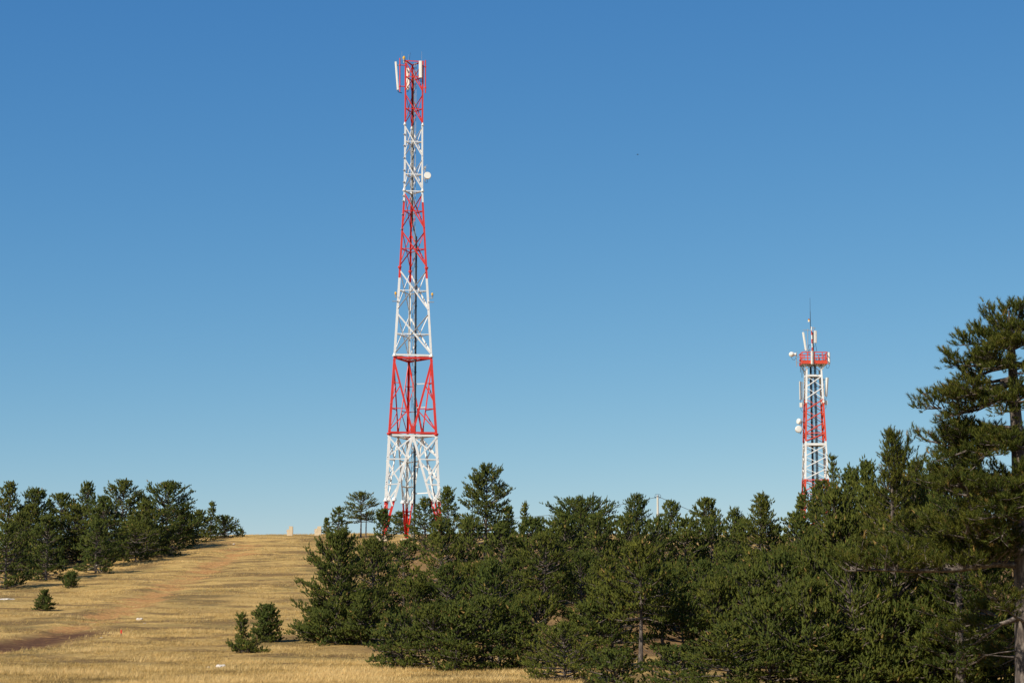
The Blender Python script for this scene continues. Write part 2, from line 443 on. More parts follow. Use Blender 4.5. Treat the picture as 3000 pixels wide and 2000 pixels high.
# ------------------------------------------------------------------ main lattice tower
def main_tower():
    Y0 = 175.0
    c0 = at(1206, 1000, Y0)
    xc, yc = c0[0], Y0
    zb = ground_z(xc, yc)
    rt = root('lattice_tower', (xc, yc, zb - .05), 'tall red and white lattice mast rising behind the pines at centre left', 'tower')
    ROT = R(10)
    lv = [178, 366, 559, 783, 1043, 1270, 1467, 1592]
    hw = [27.2, 27.0, 28.0, 40.5, 56.0, 71.0, 80.8, 88.0]
    def RR(py): return np.interp(py, lv, hw) * 2 * m_per_px(py, Y0) / math.cos(ROT) / math.sqrt(3)
    def ZZ(py): return at(1206, py, Y0 - .45 * RR(py))[2] - zb + .05
    angs = [R(210) + ROT, R(330) + ROT, R(90) + ROT]      # front left, front right, back
    def node(i, py):
        r = RR(py); z = ZZ(py) if py < 1592 else -.2
        return np.array([r * math.cos(angs[i]), r * math.sin(angs[i]), z])
    def nrm(i, j):
        m = np.array([math.cos(angs[i]) + math.cos(angs[j]), math.sin(angs[i]) + math.sin(angs[j]), 0])
        return m / np.linalg.norm(m)
    def lerp(a, b, t): return a + (b - a) * t
    mats = [M_red, M_white]
    # legs: 60 degree V sections, apex outwards, painted in bands
    bands = [(178, 366, 0), (366, 592, 1), (592, 815, 0), (815, 1044, 1), (1044, 1271, 0), (1271, 1467, 1), (1467, 1592, 0)]
    legs = []
    for i in range(3):
        mb = MB()
        for a, b, col in bands:
            cuts = [a] + [q for q in lv if a < q < b] + [b]
            for p, q in zip(cuts[:-1], cuts[1:]):
                A, B = node(i, p), node(i, q)
                w = np.interp((p + q) / 2, [178, 700, 1300], [.13, .17, .23])
                for j in range(3):
                    if j == i: continue
                    d = node(j, p) - node(i, p); d[2] = 0; d /= np.linalg.norm(d)
                    n = np.cross(d, (0, 0, 1))
                    mb.plate(A + d * w / 2, B + d * w / 2, d, w, n, .018, col)
        lg = mb.build('leg', mats, rt)
        legs.append(lg)
        for py, col in ((366, 1), (559, 1), (783, 0), (1043, 1), (1270, 0), (1467, 1)):
            p = node(i, py)
            c = p * np.array([.955, .955, 1])
            s = np.interp(py, [366, 1300], [.125, .21])
            f = MB()
            f.lathe(c, (0, 0, 1), [(-.045, s), (.03, s), (.04, s * .75), (.2, s * .55)] if col == 1 else [(-.16, s * .62), (-.045, s), (.045, s)], 12)
            f.build('flange', mats[col], lg)
    faces = [(0, 1), (1, 2), (2, 0)]
    def fmode(fi, k):
        if fi == 0: return ('in', 1, .6) if k == 0 else ('out', 1, 1.0)
        if fi == 1: return ('out', 1, .3)
        return ('in', 1, .22)
    # X-braced panels
    xp = [(181, 271, 0), (274, 364, 0), (369, 461, 1), (464, 557, 1), (564, 672, 0), (676, 782, 0), (790, 912, 1), (916, 1040, 1)]
    for a, b, col in xp:
        w = np.interp(a, [178, 900], [.085, .135])
        for fi, (i, j) in enumerate(faces):
            n = nrm(i, j)
            for k in (0, 1):
                p = node(i, a if k == 0 else b); q = node(j, b if k == 0 else a)
                if fi == 1: p, q = node(i, b if k == 0 else a), node(j, a if k == 0 else b)
                p, q = lerp(p, q, .05), lerp(p, q, .95)
                sh = n * (.025 if k == 0 else -.055)
                md, ed, fw = fmode(fi, k)
                MB().angle(p + sh, q + sh, n, w * (1.0 if k == 0 else .8), .012, md, ed, fw).build('brace', mats[col], rt)
            mid = (a + b) / 2
            p, q = node(i, mid), node(j, mid)
            MB().angle(lerp(p, q, .05), lerp(p, q, .95), n, .07, .012, 'in', 1).build('horizontal_strut', mats[col], rt)
    # edge beams at section joints
    for py, cols in ((180, [0]), (560, [1]), (1043, [1, 0]), (1270, [0, 1])):
        for k, col in enumerate(cols):
            for fi, (i, j) in enumerate(faces):
                dp = (-3 if k == 0 else 5) if len(cols) > 1 else 0
                p, q = node(i, py + dp), node(j, py + dp)
                w = .16 if py > 1000 else .09
                MB().angle(lerp(p, q, .04), lerp(p, q, .96), nrm(i, j), w, .014, 'in', 1).build('edge_beam', mats[col], rt)
    # plan bracing plates
    for py, col in ((977, 1), (1050, 0), (1277, 1)):
        mids = [lerp(node(i, py), node(j, py), .5) for i, j in faces]
        for k in range(3):
            p, q = mids[k], mids[(k + 1) % 3]
            MB().plate(p, q, np.cross((q - p) / np.linalg.norm(q - p), (0, 0, 1)), .12, (0, 0, 1), .02).build('plan_brace', mats[col], rt)
    # K-section 1: V from leg tops to middle of next beam
    for fi, (i, j) in enumerate(faces):
        n = nrm(i, j)
        mid = lerp(node(i, 1268), node(j, 1268), .5)
        for sgn, leg in ((0, i), (1, j)):
            top = node(leg, 1050)
            top = lerp(top, mid, .02)
            def V(py): return lerp(top, mid, (py - 1050) / (1268 - 1050))
            mb = MB().angle(top, mid, n, .17, .015, *(fmode(fi, 0)))
            mb.build('k_brace', M_red, rt)
            for py in (1120, 1196):
                MB().angle(node(leg, py), V(py), n, .07, .012, 'in', 1).build('horizontal_strut', M_red, rt)
            for a, b in ((1126, 1184), (1203, 1264)):
                MB().angle(V(a) - n * .03, node(leg, b) - n * .03, n, .09, .012, *(fmode(fi, 0))).build('sub_brace', M_red, rt)
        MB().plate(mid + (0, 0, .1), mid + (0, 0, .62), np.cross(n, (0, 0, 1)), .42, n, .03).build('gusset_plate', M_red, rt)
        MB().plate(mid - (0, 0, .8), mid - (0, 0, .12), np.cross(n, (0, 0, 1)), .36, n, .03).build('gusset_plate', M_white, rt)
        # K-section 2: inverted V from the beam's middle down to the leg feet
        apex = lerp(node(i, 1274), node(j, 1274), .5)
        for leg in (i, j):
            foot = node(leg, 1592)
            def W(py): return lerp(apex, foot, (py - 1274) / (1592 - 1274))
            mb = MB()
            mb.angle(W(1280), W(1467), n, .2, .016, *(fmode(fi, 0)), m=1)
            mb.angle(W(1467), W(1586), n, .2, .016, *(fmode(fi, 0)), m=0)
            kb = mb.build('k_brace', mats, rt)
            MB().lathe(W(1467), (0, 0, 1), [(-.05, .2), (.05, .2), (.22, .13)], 12).build('flange', M_white, kb)
            for py, col in ((1345, 1), (1419, 1), (1492, 0)):
                MB().angle(node(leg, py), W(py), n, .1, .012, 'in', 1).build('horizontal_strut', mats[col], rt)
            for a, b in ((1278, 1340), (1350, 1413), (1425, 1484)):
                MB().angle(node(leg, a) + n * .03, W(b) + n * .03, n, .13, .012, *(fmode(fi, 0))).build('sub_brace', M_white, rt)
                MB().angle(W(a + 2) - n * .05, node(leg, b) - n * .05, n, .12, .012, *(fmode(fi, 0))).build('sub_brace', M_white, rt)
    # climbing ladder with its feeder cables
    lx, ly = .23, -.05
    zt, z0 = ZZ(181), -.1
    lad = MB()
    for dx in (-.16, .0): lad.box((lx + dx, ly, (zt + z0) / 2), .045, .045, zt - z0)
    z = z0 + .3
    while z < zt: lad.box((lx - .08, ly, z), .2, .022, .022); z += .32
    lo = lad.build('cable_ladder', M_galv, rt)
    zc = ZZ(690)
    cb = MB()
    for k in range(5): cb.tube((lx + .06 + .03 * k, ly - .05 - .02 * (k % 2), z0), (lx + .06 + .03 * k, ly - .05 - .02 * (k % 2), zc), .02, k=6)
    z = z0 + .8
    while z < zc: cb.box((lx + .12, ly - .06, z), .24, .06, .05); z += 1.15
    cb.build('feeder_cable_run', M_cable, lo)
    up = MB()
    bpos = lambda py: node(2, py) * np.array([.8, .8, 1]) + np.array([.06, -.02, 0])
    pts = [bpos(q) for q in (205, 366, 559, 640)] + [np.array([lx + .12, ly - .06, ZZ(705)])]
    for k in range(4): up.path([p + np.array([.032 * k, -.02 * (k % 2), 0]) for p in pts], .02, 6)
    for q in range(220, 640, 36): up.box(bpos(q) + np.array([.05, 0, 0]), .2, .07, .05)
    up.build('feeder_cable_run', M_cable, lo)
    # tie bars from ladder to the right brace
    for py in (1121, 1190, 1365, 1443):
        q = lerp(node(1, py), node(2, py), .32) if py < 1270 else lerp(node(0, py), node(1, py), .8)
        MB().plate((lx + .1, ly, ZZ(py)), (q[0] * .92, q[1] * .5, ZZ(py) + .05), (0, 0, 1), .09, (0, 1, 0), .05).build('ladder_tie', M_white, lo)
    # step-bolt clamps on the left leg
    for py in (395, 428, 464, 500, 535, 575, 590, 629, 672):
        p = node(0, py)
        MB().tube(p - (0, 0, .03), p + (0, 0, .03), .1, k=10).tube(p, p + np.array([.28, .12, 0]), .012, k=5).build('step_bolt', M_galv, rt)
    # ---- antennas
    mpx = m_per_px(220, Y0)
    def loc(px, py, dy=0.0):
        p = at(px, py, Y0 + dy); return np.array([p[0] - xc, dy, p[2] - zb + .05])
    yl = node(0, 220)[1]; yr = node(1, 220)[1]
    def panel(px0, py0, px1, py1, dy, w, d, rot, label, pipe=None):
        p0, p1 = loc(px0, py0, dy), loc(px1, py1, dy)
        t = (p0 - p1) / np.linalg.norm(p0 - p1)
        f = np.array([math.cos(rot), math.sin(rot), 0]); s = np.cross(t, f); s /= np.linalg.norm(s); f = np.cross(s, t)
        mb = MB()
        # rounded front
        L = np.linalg.norm(p0 - p1)
        prof = [(-w / 2, -d / 2), (w / 2, -d / 2), (w / 2, d * .2), (w * .32, d / 2), (-w * .32, d / 2), (-w / 2, d * .2)]
        Vv = [p1 + s * a + f * b for a, b in prof] + [p0 + s * a + f * b for a, b in prof]
        k = len(prof)
        mb.add(Vv, [(i, (i + 1) % k, k + (i + 1) % k, k + i) for i in range(k)] + [tuple(range(k))[::-1], tuple(range(k, 2 * k))])
        o = mb.build('panel_antenna', M_panel, rt); o['label'] = label
        b = MB()
        for tt in (.12, .88):
            q = lerp(p1, p0, tt)
            b.plate(q - f * d / 2, q - f * (d / 2 + .22), s, .1, t, .06)
        b.build('bracket', M_galv, o)
        c = MB()
        for dx in (-.04, .05):
            q = p1 + s * dx
            c.path([q, q - t * .14, q - t * .22 - f * .1, q - t * .3 - f * .35], .018, 5)
        c.build('jumper_cable', M_cable, o)
        return o
    panel(1159, 182, 1165.5, 264, yl - .05, .26, .15, R(190), 'narrow white panel antenna leaning out on the left of the mast top')
    panel(1232, 179, 1232, 228, yr - .3, .29, .13, R(-95), 'white panel antenna facing front on the right leg top')
    panel(1195, 200, 1195, 263, node(2, 220)[1] + .35, .28, .14, R(80), 'white panel antenna behind the mast top')
    def standoff(px, y0, y1, dy, leg, ys):
        o = MB().tube(loc(px, y1, dy), loc(px, y0, dy), .052, k=10).build('mounting_pipe', M_red, rt)
        b = MB()
        for y in ys:
            b.tube(loc(px, y, dy), np.append(node(leg, y)[:2], loc(px, y, dy)[2]), .04, k=8)
            b.lathe(loc(px, y, dy) - (0, 0, .06), (0, 0, 1), [(0, .075), (.12, .075)], 10)
        b.build('bracket', M_red, o)
    standoff(1171.5, 171, 269, yl - .12, 0, (191, 253))
    standoff(1246.6, 177, 273, yr - .05, 1, (196, 257))
    # warning lights
    def beacon(px, py, dy, big=1.0):
        p = loc(px, py, dy)
        o = MB().lathe(p, (0, 0, 1), [(0, .09 * big), (.05, .11 * big), (.16 * big, .1 * big), (.24 * big, .05 * big)], 12).build('warning_light', M_yellow, rt)
        MB().lathe(p - (0, 0, .3 * big), (0, 0, 1), [(0, .06 * big), (.18 * big, .06 * big), (.22 * big, .1 * big), (.3 * big, .1 * big)], 10).tube(p - (0, 0, .26 * big), p + np.array([.3 if px < 1206 else -.3, 0, -.3 * big]), .03, k=6).build('light_base', M_galv, o)
    beacon(1183.5, 174, yl, 1.15)
    beacon(1159, 862, node(0, 860)[1], .9); beacon(1266.5, 865, node(1, 860)[1], .9)
    for px, leg in ((1161, 0), (1263, 1)):
        p = node(leg, 884)
        sg = -1 if leg == 0 else 1
        MB().plate(p - np.array([sg * .1, 0, 0]), p + np.array([sg * .42, 0, 0]), (0, 1, 0), .16, (0, 0, 1), .04).build('bracket', M_galv, rt)
    # lightning rods and whip
    for px, y0, y1, dx in ((1177.5, 176, 151, 0), (1197, 184, 160, 0), (1235.5, 176, 151, 0), (1199, 176, 154, 4)):
        MB().tube(loc(px, y0, 0), loc(px + dx, y1, 0), .016, .008, k=5).build('lightning_rod', M_galv if dx == 0 else M_cable, rt)
    # microwave dish on the right leg
    pd = loc(1252.4, 515, node(1, 515)[1] - .25)
    dish = MB().lathe(pd, (.12, -.97, .1), [(-.2, .1), (-.14, .29), (.0, .312), (.1, .312), (.13, .29), (.135, .05)], 28).build('microwave_dish', M_panel, rt, smooth=False)
    b = MB().tube(loc(1245.5, 532, node(1, 515)[1] - .02), loc(1245.5, 488, node(1, 515)[1] - .02), .045, k=10)
    for y in (498, 525.6):
        b.tube(loc(1245.5, y, node(1, 515)[1] - .02), np.append(node(1, y)[:2], loc(1245, y)[2]), .04, k=8)
    b.box(loc(1245, 491, node(1, 515)[1] - .02), .2, .14, .2).tube(loc(1247, 488, node(1, 515)[1]), loc(1252, 482, node(1, 515)[1]), .012, k=5)
    b.build('dish_mount', M_galv, dish)
    b = MB(); q = loc(1247, 530, node(1, 515)[1])
    b.path([pd + (0, .2, -.2), q + (.15, 0, -.15), q + (.02, 0, -.2), q + (-.15, .05, .05)], .014, 5); b.build('jumper_cable', M_cable, dish)
    # concrete feet
    for i in range(3):
        p = node(i, 1592); MB().box((p[0], p[1], .05), .9, .9, .7).build('foundation', M_concrete, rt)
main_tower()

# ------------------------------------------------------------------ second tower
def second_tower():
    Y0 = 220.0
    c0 = at(2384, 1180, Y0)
    xc = c0[0]; zb = ground_z(xc, Y0)
    rt = root('lattice_tower', (xc, Y0, zb - .05), 'shorter square red and white lattice tower with a railed platform, at right', 'tower')
    s = m_per_px(1200, Y0)
    pyb = 1000 + 640
    def H(py): return np.interp(py, [1082, 1300, 1700], [23.5, 31.5, 46]) * s
    def Z(py): return at(2384, py, Y0 - H(py))[2] - zb + .05
    z_base = -.2
    py_base = next(p for p in range(1500, 1800, 2) if Z(p) < -.1)
    sg = [(-1, -1), (1, -1), (1, 1), (-1, 1)]
    def node(i, py):
        h = H(py); return np.array([sg[i][0] * h, sg[i][1] * h * .85, Z(py)])
    def lerp(a, b, t): return a + (b - a) * t
    mats = [M_orange, M_white]
    bands = [(1080, 1179, 1), (1179, 1291, 0), (1291, 1402, 1), (1402, py_base, 0)]
    for i in range(4):
        mb = MB()
        for a, b, c in bands:
            A, B = node(i, a), node(i, b)
            w = .17
            mb.plate(A + (-sg[i][0] * w / 2, 0, 0), B + (-sg[i][0] * w / 2, 0, 0), (1, 0, 0), w, (0, 1, 0), .02, c)
            mb.plate(A + (0, -sg[i][1] * w / 2, 0), B + (0, -sg[i][1] * w / 2, 0), (0, 1, 0), w, (1, 0, 0), .02, c)
        mb.build('leg', mats, rt)
    faces = [(0, 1, (0, -1, 0)), (1, 2, (1, 0, 0)), (2, 3, (0, 1, 0)), (3, 0, (-1, 0, 0))]
    pys = [1099, 1133, 1167, 1200, 1234, 1267, 1291, 1302, 1335, 1369, 1402, 1437, 1472, 1508, 1545, 1582, 1620]
    pys = [p for p in pys if p < py_base]
    def colr(py): return 1 if py < 1179 or 1288 < py < 1400 else 0
    for a, b in zip(pys[:-1], pys[1:]):
        if b - a < 20: continue
        col = colr((a + b) / 2)
        for fi, (i, j, n) in enumerate(faces):
            n = np.array(n, float)
            for k in (0, 1):
                p, q = (node(i, b), node(j, a)) if k == 0 else (node(i, a), node(j, b))
                if fi == 2: p, q = (node(i, a), node(j, b)) if k == 0 else (node(i, b), node(j, a))
                sh = n * (.02 if k == 0 else -.05)
                MB().angle(lerp(p, q, .04) + sh, lerp(p, q, .96) + sh, n, .1 if k == 0 else .06, .012, 'in', 1).build('brace', mats[col], rt)
    for py, col, w in ((1099, 1, .2), (1267, 0, .1), (1300, 1, .24), (1404, 0, .1)):
        for i, j, n in faces:
            p, q = node(i, py), node(j, py)
            MB().angle(lerp(p, q, .02), lerp(p, q, .98), n, w, .014, 'in', 1).build('horizontal_strut', mats[col], rt)
        if py in (1099, 1300):
            MB().box((0, 0, Z(py) - .12), H(py) * 1.7, H(py) * 1.4, .04).build('rest_platform', M_galv, rt)
    # narrower neck under the platform
    zp = Z(1066)
    for i in range(4):
        p = node(i, 1082)
        MB().plate(p, (sg[i][0] * 1.15, sg[i][1] * 1.0, zp + .02), (1, 0, 0), .12, (0, 1, 0), .1).build('platform_strut', M_white, rt)
        MB().plate(p, (sg[i][0] * .1, sg[i][1] * .8, zp + .02), (1, 0, 0), .1, (0, 1, 0), .08).build('platform_strut', M_white, rt)
    # platform: octagonal-ish deck, toe boards and rail
    wx, wy = 1.42, 1.15
    cor = [(-wx + .1, -wy), (wx - .02, -wy), (wx, wy), (-wx + .1, wy)]
    deck = MB(); deck.box((.04, 0, zp + .03), 2 * wx - .12, 2 * wy - .05, .06)
    for x in (-.9, -.3, .3, .9): deck.box((x, 0, zp - .06), .1, 2 * wy - .1, .12)
    pl = deck.build('platform', M_galv, rt)
    for k in range(4):
        a, b = np.array(cor[k]), np.array(cor[(k + 1) % 4])
        n = np.array([b[1] - a[1], -(b[0] - a[0]), 0]); n /= np.linalg.norm(n)
        A, B = np.append(a, zp), np.append(b, zp)
        MB().plate(A + (0, 0, .17), B + (0, 0, .17), (0, 0, 1), .34, n, .03).build('toe_board', M_orange, pl)
        for h in (1.25, .64):
            MB().plate(A + (0, 0, h), B + (0, 0, h), (0, 0, 1), .09, n, .05).build('rail', M_orange, pl)
        for t in (0.02, .22, .5, .8) if k in (0, 2) else (.35, .7):
            q = lerp(A, B, t)
            MB().plate(q + (0, 0, .1), q + (0, 0, 1.22), (1, 0, 0), .1 if t > .1 else .07, (0, 1, 0), .06).build('rail_post', M_orange, pl)
        kit = MB()
        if k == 2:
            for t in (.2, .33, .48, .66, .8): kit.box(lerp(A, B, t) + (0, -.15, .75 + .1 * math.sin(9 * t)), .12, .1, .3)
            kit.build('equipment_box', M_galv, pl)
    # cable trays and ladder inside
    for px, w in ((2378, .16), (2391, .2)):
        x = (px - 2384) * s; mb = MB()
        for k in range(4): mb.tube((x - w / 2 + w / 3 * k, .25, z_base), (x - w / 2 + w / 3 * k, .25, zp), .03, k=6)
        z = .5
        while z < zp: mb.box((x, .28, z), w + .12, .05, .05); z += .55
        mb.build('feeder_cable_run', M_cable, rt)
    lad = MB()
    for dx in (-.09, .09): lad.box((dx, .05, zp / 2), .035, .035, zp)
    z = .3
    while z < zp: lad.box((0, .05, z), .18, .02, .02); z += .3
    lad.build('ladder', M_galv, rt)
    def loc(px, py, dy=0.0):
        p = at(px, py, Y0 + dy); return np.array([p[0] - xc, dy, p[2] - zb + .05])
    # mast
    m0, m1 = loc(2381, 1066), loc(2377.5, 957)
    mb = MB()
    for k in range(9): mb.tube(lerp(m0, m1, k / 9), lerp(m0, m1, (k + 1) / 9), .075, .07, 10, k % 2 == 0 and 1 or 0)
    mast = mb.build('mast', [M_orange, M_white], rt)
    c = MB()
    for k in range(3): c.tube(m0 + (.1 + .035 * k, .02, 0), m1 + (.1 + .03 * k, .02, -.6), .022, k=6)
    c.path([m0 + (-.35, -.1, .9), m0 + (-.5, -.1, 1.6), m0 + (-.38, -.05, 2.1), m0 + (-.1, 0, 2.0)], .02, 5)
    c.path([m1 + (.42, -.1, -2.1), m1 + (.5, -.1, -2.6), m1 + (.3, -.05, -2.8), m1 + (.1, 0, -2.5)], .02, 5)
    c.build('feeder_cable_run', M_cable, mast)
    w = MB().tube(loc(2374.5, 962), loc(2373.5, 912), .035, .03, 8).tube(loc(2373.5, 912), loc(2373, 872), .02, .014, 6).build('whip_antenna', M_cable, rt)
    MB().lathe(loc(2370, 943, -.1), (0, 0, 1), [(0, .1), (.08, .12), (.14, .11)], 12).build('light_base', M_panel, rt)
    MB().lathe(loc(2370, 940, -.1) + (0, 0, .03), (0, 0, 1), [(0, .1), (.09, .1), (.14, .05)], 12).build('warning_light', M_yellow, rt)
    MB().lathe(loc(2370, 937, -.1) + (0, 0, .04), (0, 0, 1), [(0, .08), (.07, .08), (.1, .03)], 12).build('warning_light', M_beacon, rt)
    def panel(px0, py0, px1, py1, dy, wpx, dpx, rot, label, pipe_px=None, mat=M_panel):
        wd, d = wpx * s, dpx * s
        p0, p1 = loc(px0, py0, dy), loc(px1, py1, dy)
        t = (p0 - p1) / np.linalg.norm(p0 - p1)
        f = np.array([math.cos(rot), math.sin(rot), 0]); si = np.cross(t, f); si /= np.linalg.norm(si); f = np.cross(si, t)
        prof = [(-wd / 2, -d / 2), (wd / 2, -d / 2), (wd / 2, d * .2), (wd * .32, d / 2), (-wd * .32, d / 2), (-wd / 2, d * .2)]
        k = len(prof)
        Vv = [p1 + si * a + f * b for a, b in prof] + [p0 + si * a + f * b for a, b in prof]
        o = MB().add(Vv, [(i, (i + 1) % k, k + (i + 1) % k, k + i) for i in range(k)] + [tuple(range(k))[::-1], tuple(range(k, 2 * k))]).build('panel_antenna', mat, rt)
        o['label'] = label
        c = MB()
        q = p1.copy()
        sgx = -1 if px0 > 2384 else 1
        c.path([q, q - t * .2, q - t * .42 + np.array([sgx * .12, 0, 0]), q - t * .4 + np.array([sgx * .3, 0, 0]), q + np.array([sgx * .38, 0, .2])], .02, 5)
        c.build('jumper_cable', M_cable, o)
        if pipe_px:
            px, y0, y1, tx = pipe_px
            b = MB().tube(loc(px, y1, dy), loc(px, y0, dy), .035, k=8)
            for y in (y0 + 4, y1 - 6):
                b.tube(loc(px0, y, dy), loc(tx, y, dy), .03, k=6)
            b.build('mounting_pipe', M_galv, o)
        return o
    panel(2352.5, 973, 2361, 1027, -.2, 6, 4.5, R(200), 'cream panel antenna tilted left beside the mast', (2366.5, 963, 1030, 2378))
    panel(2389.6, 968.6, 2389.6, 1004, -.3, 7.5, 4, R(-70), 'white panel antenna on the right of the mast', (2384, 957, 1006, 2378))
    panel(2378.3, 1028, 2378.3, 1066, -1.3, 5, 4, R(-90), 'white panel antenna in front of the platform rail', (2382.5, 1026, 1066, 2379))
    panel(2429, 1032, 2429.5, 1067, -.2, 6.5, 5, R(-30), 'white panel antenna outside the right end of the platform', (2424, 1030, 1066, 2419))
    panel(2344, 1117, 2345, 1171, -.2, 11, 4, R(150), 'panel antenna showing its shaded grey back on the left of the tower', (2351, 1118, 1172, 2358), M_panel_shade)
    panel(2424, 1106, 2420.5, 1161, -.3, 8.5, 5, R(-50), 'long white panel antenna on the right of the tower', (2413.5, 1108, 1184, 2408))
    def boxr(px, py, dy, tx):
        o = MB().box(loc(px, py, dy), 7.5 * s, .2, 13 * s).build('radio_unit', M_panel, rt)
        MB().tube(loc(px, py - 2, dy), loc(tx, py - 2, dy), .03, k=6).tube(loc((px + tx) / 2, py - 12, dy), loc((px + tx) / 2, py + 10, dy), .03, k=6).build('bracket', M_galv, o)
        q = loc(px, py + 6.5, dy)
        MB().path([q, q - (0, 0, .25), q + ((tx - px) * s * .5, 0, -.5), q + ((tx - px) * s, 0, -.6)], .018, 5).build('jumper_cable', M_cable, o)
    boxr(2346.3, 1186, -.2, 2356); boxr(2419.8, 1179, -.3, 2410)
    def dish(px, py, dy, r, ax, label, tx, shroud=.2):
        p = loc(px, py, dy)
        o = MB().lathe(p, ax, [(-shroud, r * .45), (-shroud * .5, r * .95), (0, r), (shroud * .6, r), (shroud * .85, r * .85), (shroud * .95, r * .3)], 24).build('microwave_dish', M_panel, rt)
        o['label'] = label
        MB().tube(p - np.asarray(ax) * shroud * .6, loc(tx, py, dy + .2), .045, k=8).tube(loc(px + 7, py + 14, dy + .15), loc(px + 7, py - 8, dy + .15), .04, k=8).build('dish_mount', M_galv, o)
        q = p - (0, 0, r)
        MB().path([q, q + (.12, 0, -.1), q + (.3, 0, .05), q + (.4, 0, .3)], .016, 5).build('jumper_cable', M_cable, o)
    dish(2341, 1234, -.9, 8.5 * s, (-.88, -.45, .1), 'small white dish turned to the left above the round one', 2356)
    dish(2339, 1257, -1.0, 10 * s, (.2, -.97, .1), 'round white dish facing front on the left leg', 2355)
    # drum dish left of the platform
    p = loc(2318, 1038, -.4)
    o = MB().lathe(p, (-.75, -.6, -.1), [(-.28, .2), (-.18, .27), (.02, .28), (.14, .22), (.2, .1)], 20).build('microwave_dish', M_panel, rt)
    o['label'] = 'white drum dish on an arm left of the platform'
    MB().tube(p + (.15, .1, .02), loc(2332, 1038, -.3), .14, .16, 12).build('radio_unit', M_panel, o)
    MB().tube(loc(2333, 1030, -.3), loc(2333.5, 1074, -.3), .04, k=8).tube(loc(2333, 1044, -.3), loc(2346, 1044, -.3), .035, k=8).tube(loc(2333, 1061, -.3), loc(2346, 1061, -.3), .035, k=8).build('dish_mount', M_galv, o)
    q = p - (0, 0, .25)
    MB().path([q, q + (.12, 0, -.3), q + (.35, 0, -.35), q + (.5, 0, -.05)], .02, 5).build('jumper_cable', M_cable, o)
    c = MB()
    for px, y0, y1 in ((2345, 1070, 1090), (2349.5, 1072, 1106), (2354, 1072, 1094)): c.tube(loc(px, y1, -.9), loc(px, y0, -.9), .03, k=6)
    c.build('hanging_cable', M_cable, rt)
second_tower()

# ------------------------------------------------------------------ pines
def prisms(P0, P1, R0, R1, k=4):
    """vectorised open prisms; returns verts, quads"""
    P0, P1 = np.asarray(P0, float), np.asarray(P1, float)
    R0, R1 = np.asarray(R0, float), np.asarray(R1, float)
    t = P1 - P0; t = t / (np.linalg.norm(t, axis=1, keepdims=True) + 1e-9)
    ref = np.where(np.abs(t[:, 2:3]) > .9, np.array([[1., 0, 0]]), np.array([[0, 0, 1.]]))
    a = np.cross(t, ref); a /= np.linalg.norm(a, axis=1, keepdims=True); b = np.cross(t, a)
    an = np.arange(k) * 2 * np.pi / k
    off = np.cos(an)[None, :, None] * a[:, None] + np.sin(an)[None, :, None] * b[:, None]
    A = P0[:, None] + R0[:, None, None] * off; B = P1[:, None] + R1[:, None, None] * off
    V = np.concatenate([A, B], 1).reshape(-1, 3)
    i = np.arange(k); q = np.stack([i, (i + 1) % k, k + (i + 1) % k, k + i], 1)
    F = (np.arange(len(P0)) * 2 * k)[:, None, None] + q[None]
    return V, F.reshape(-1, 4)
UP = np.array([0, 0, 1.0])
def unit(v): return v / (np.linalg.norm(v, axis=-1, keepdims=True) + 1e-9)

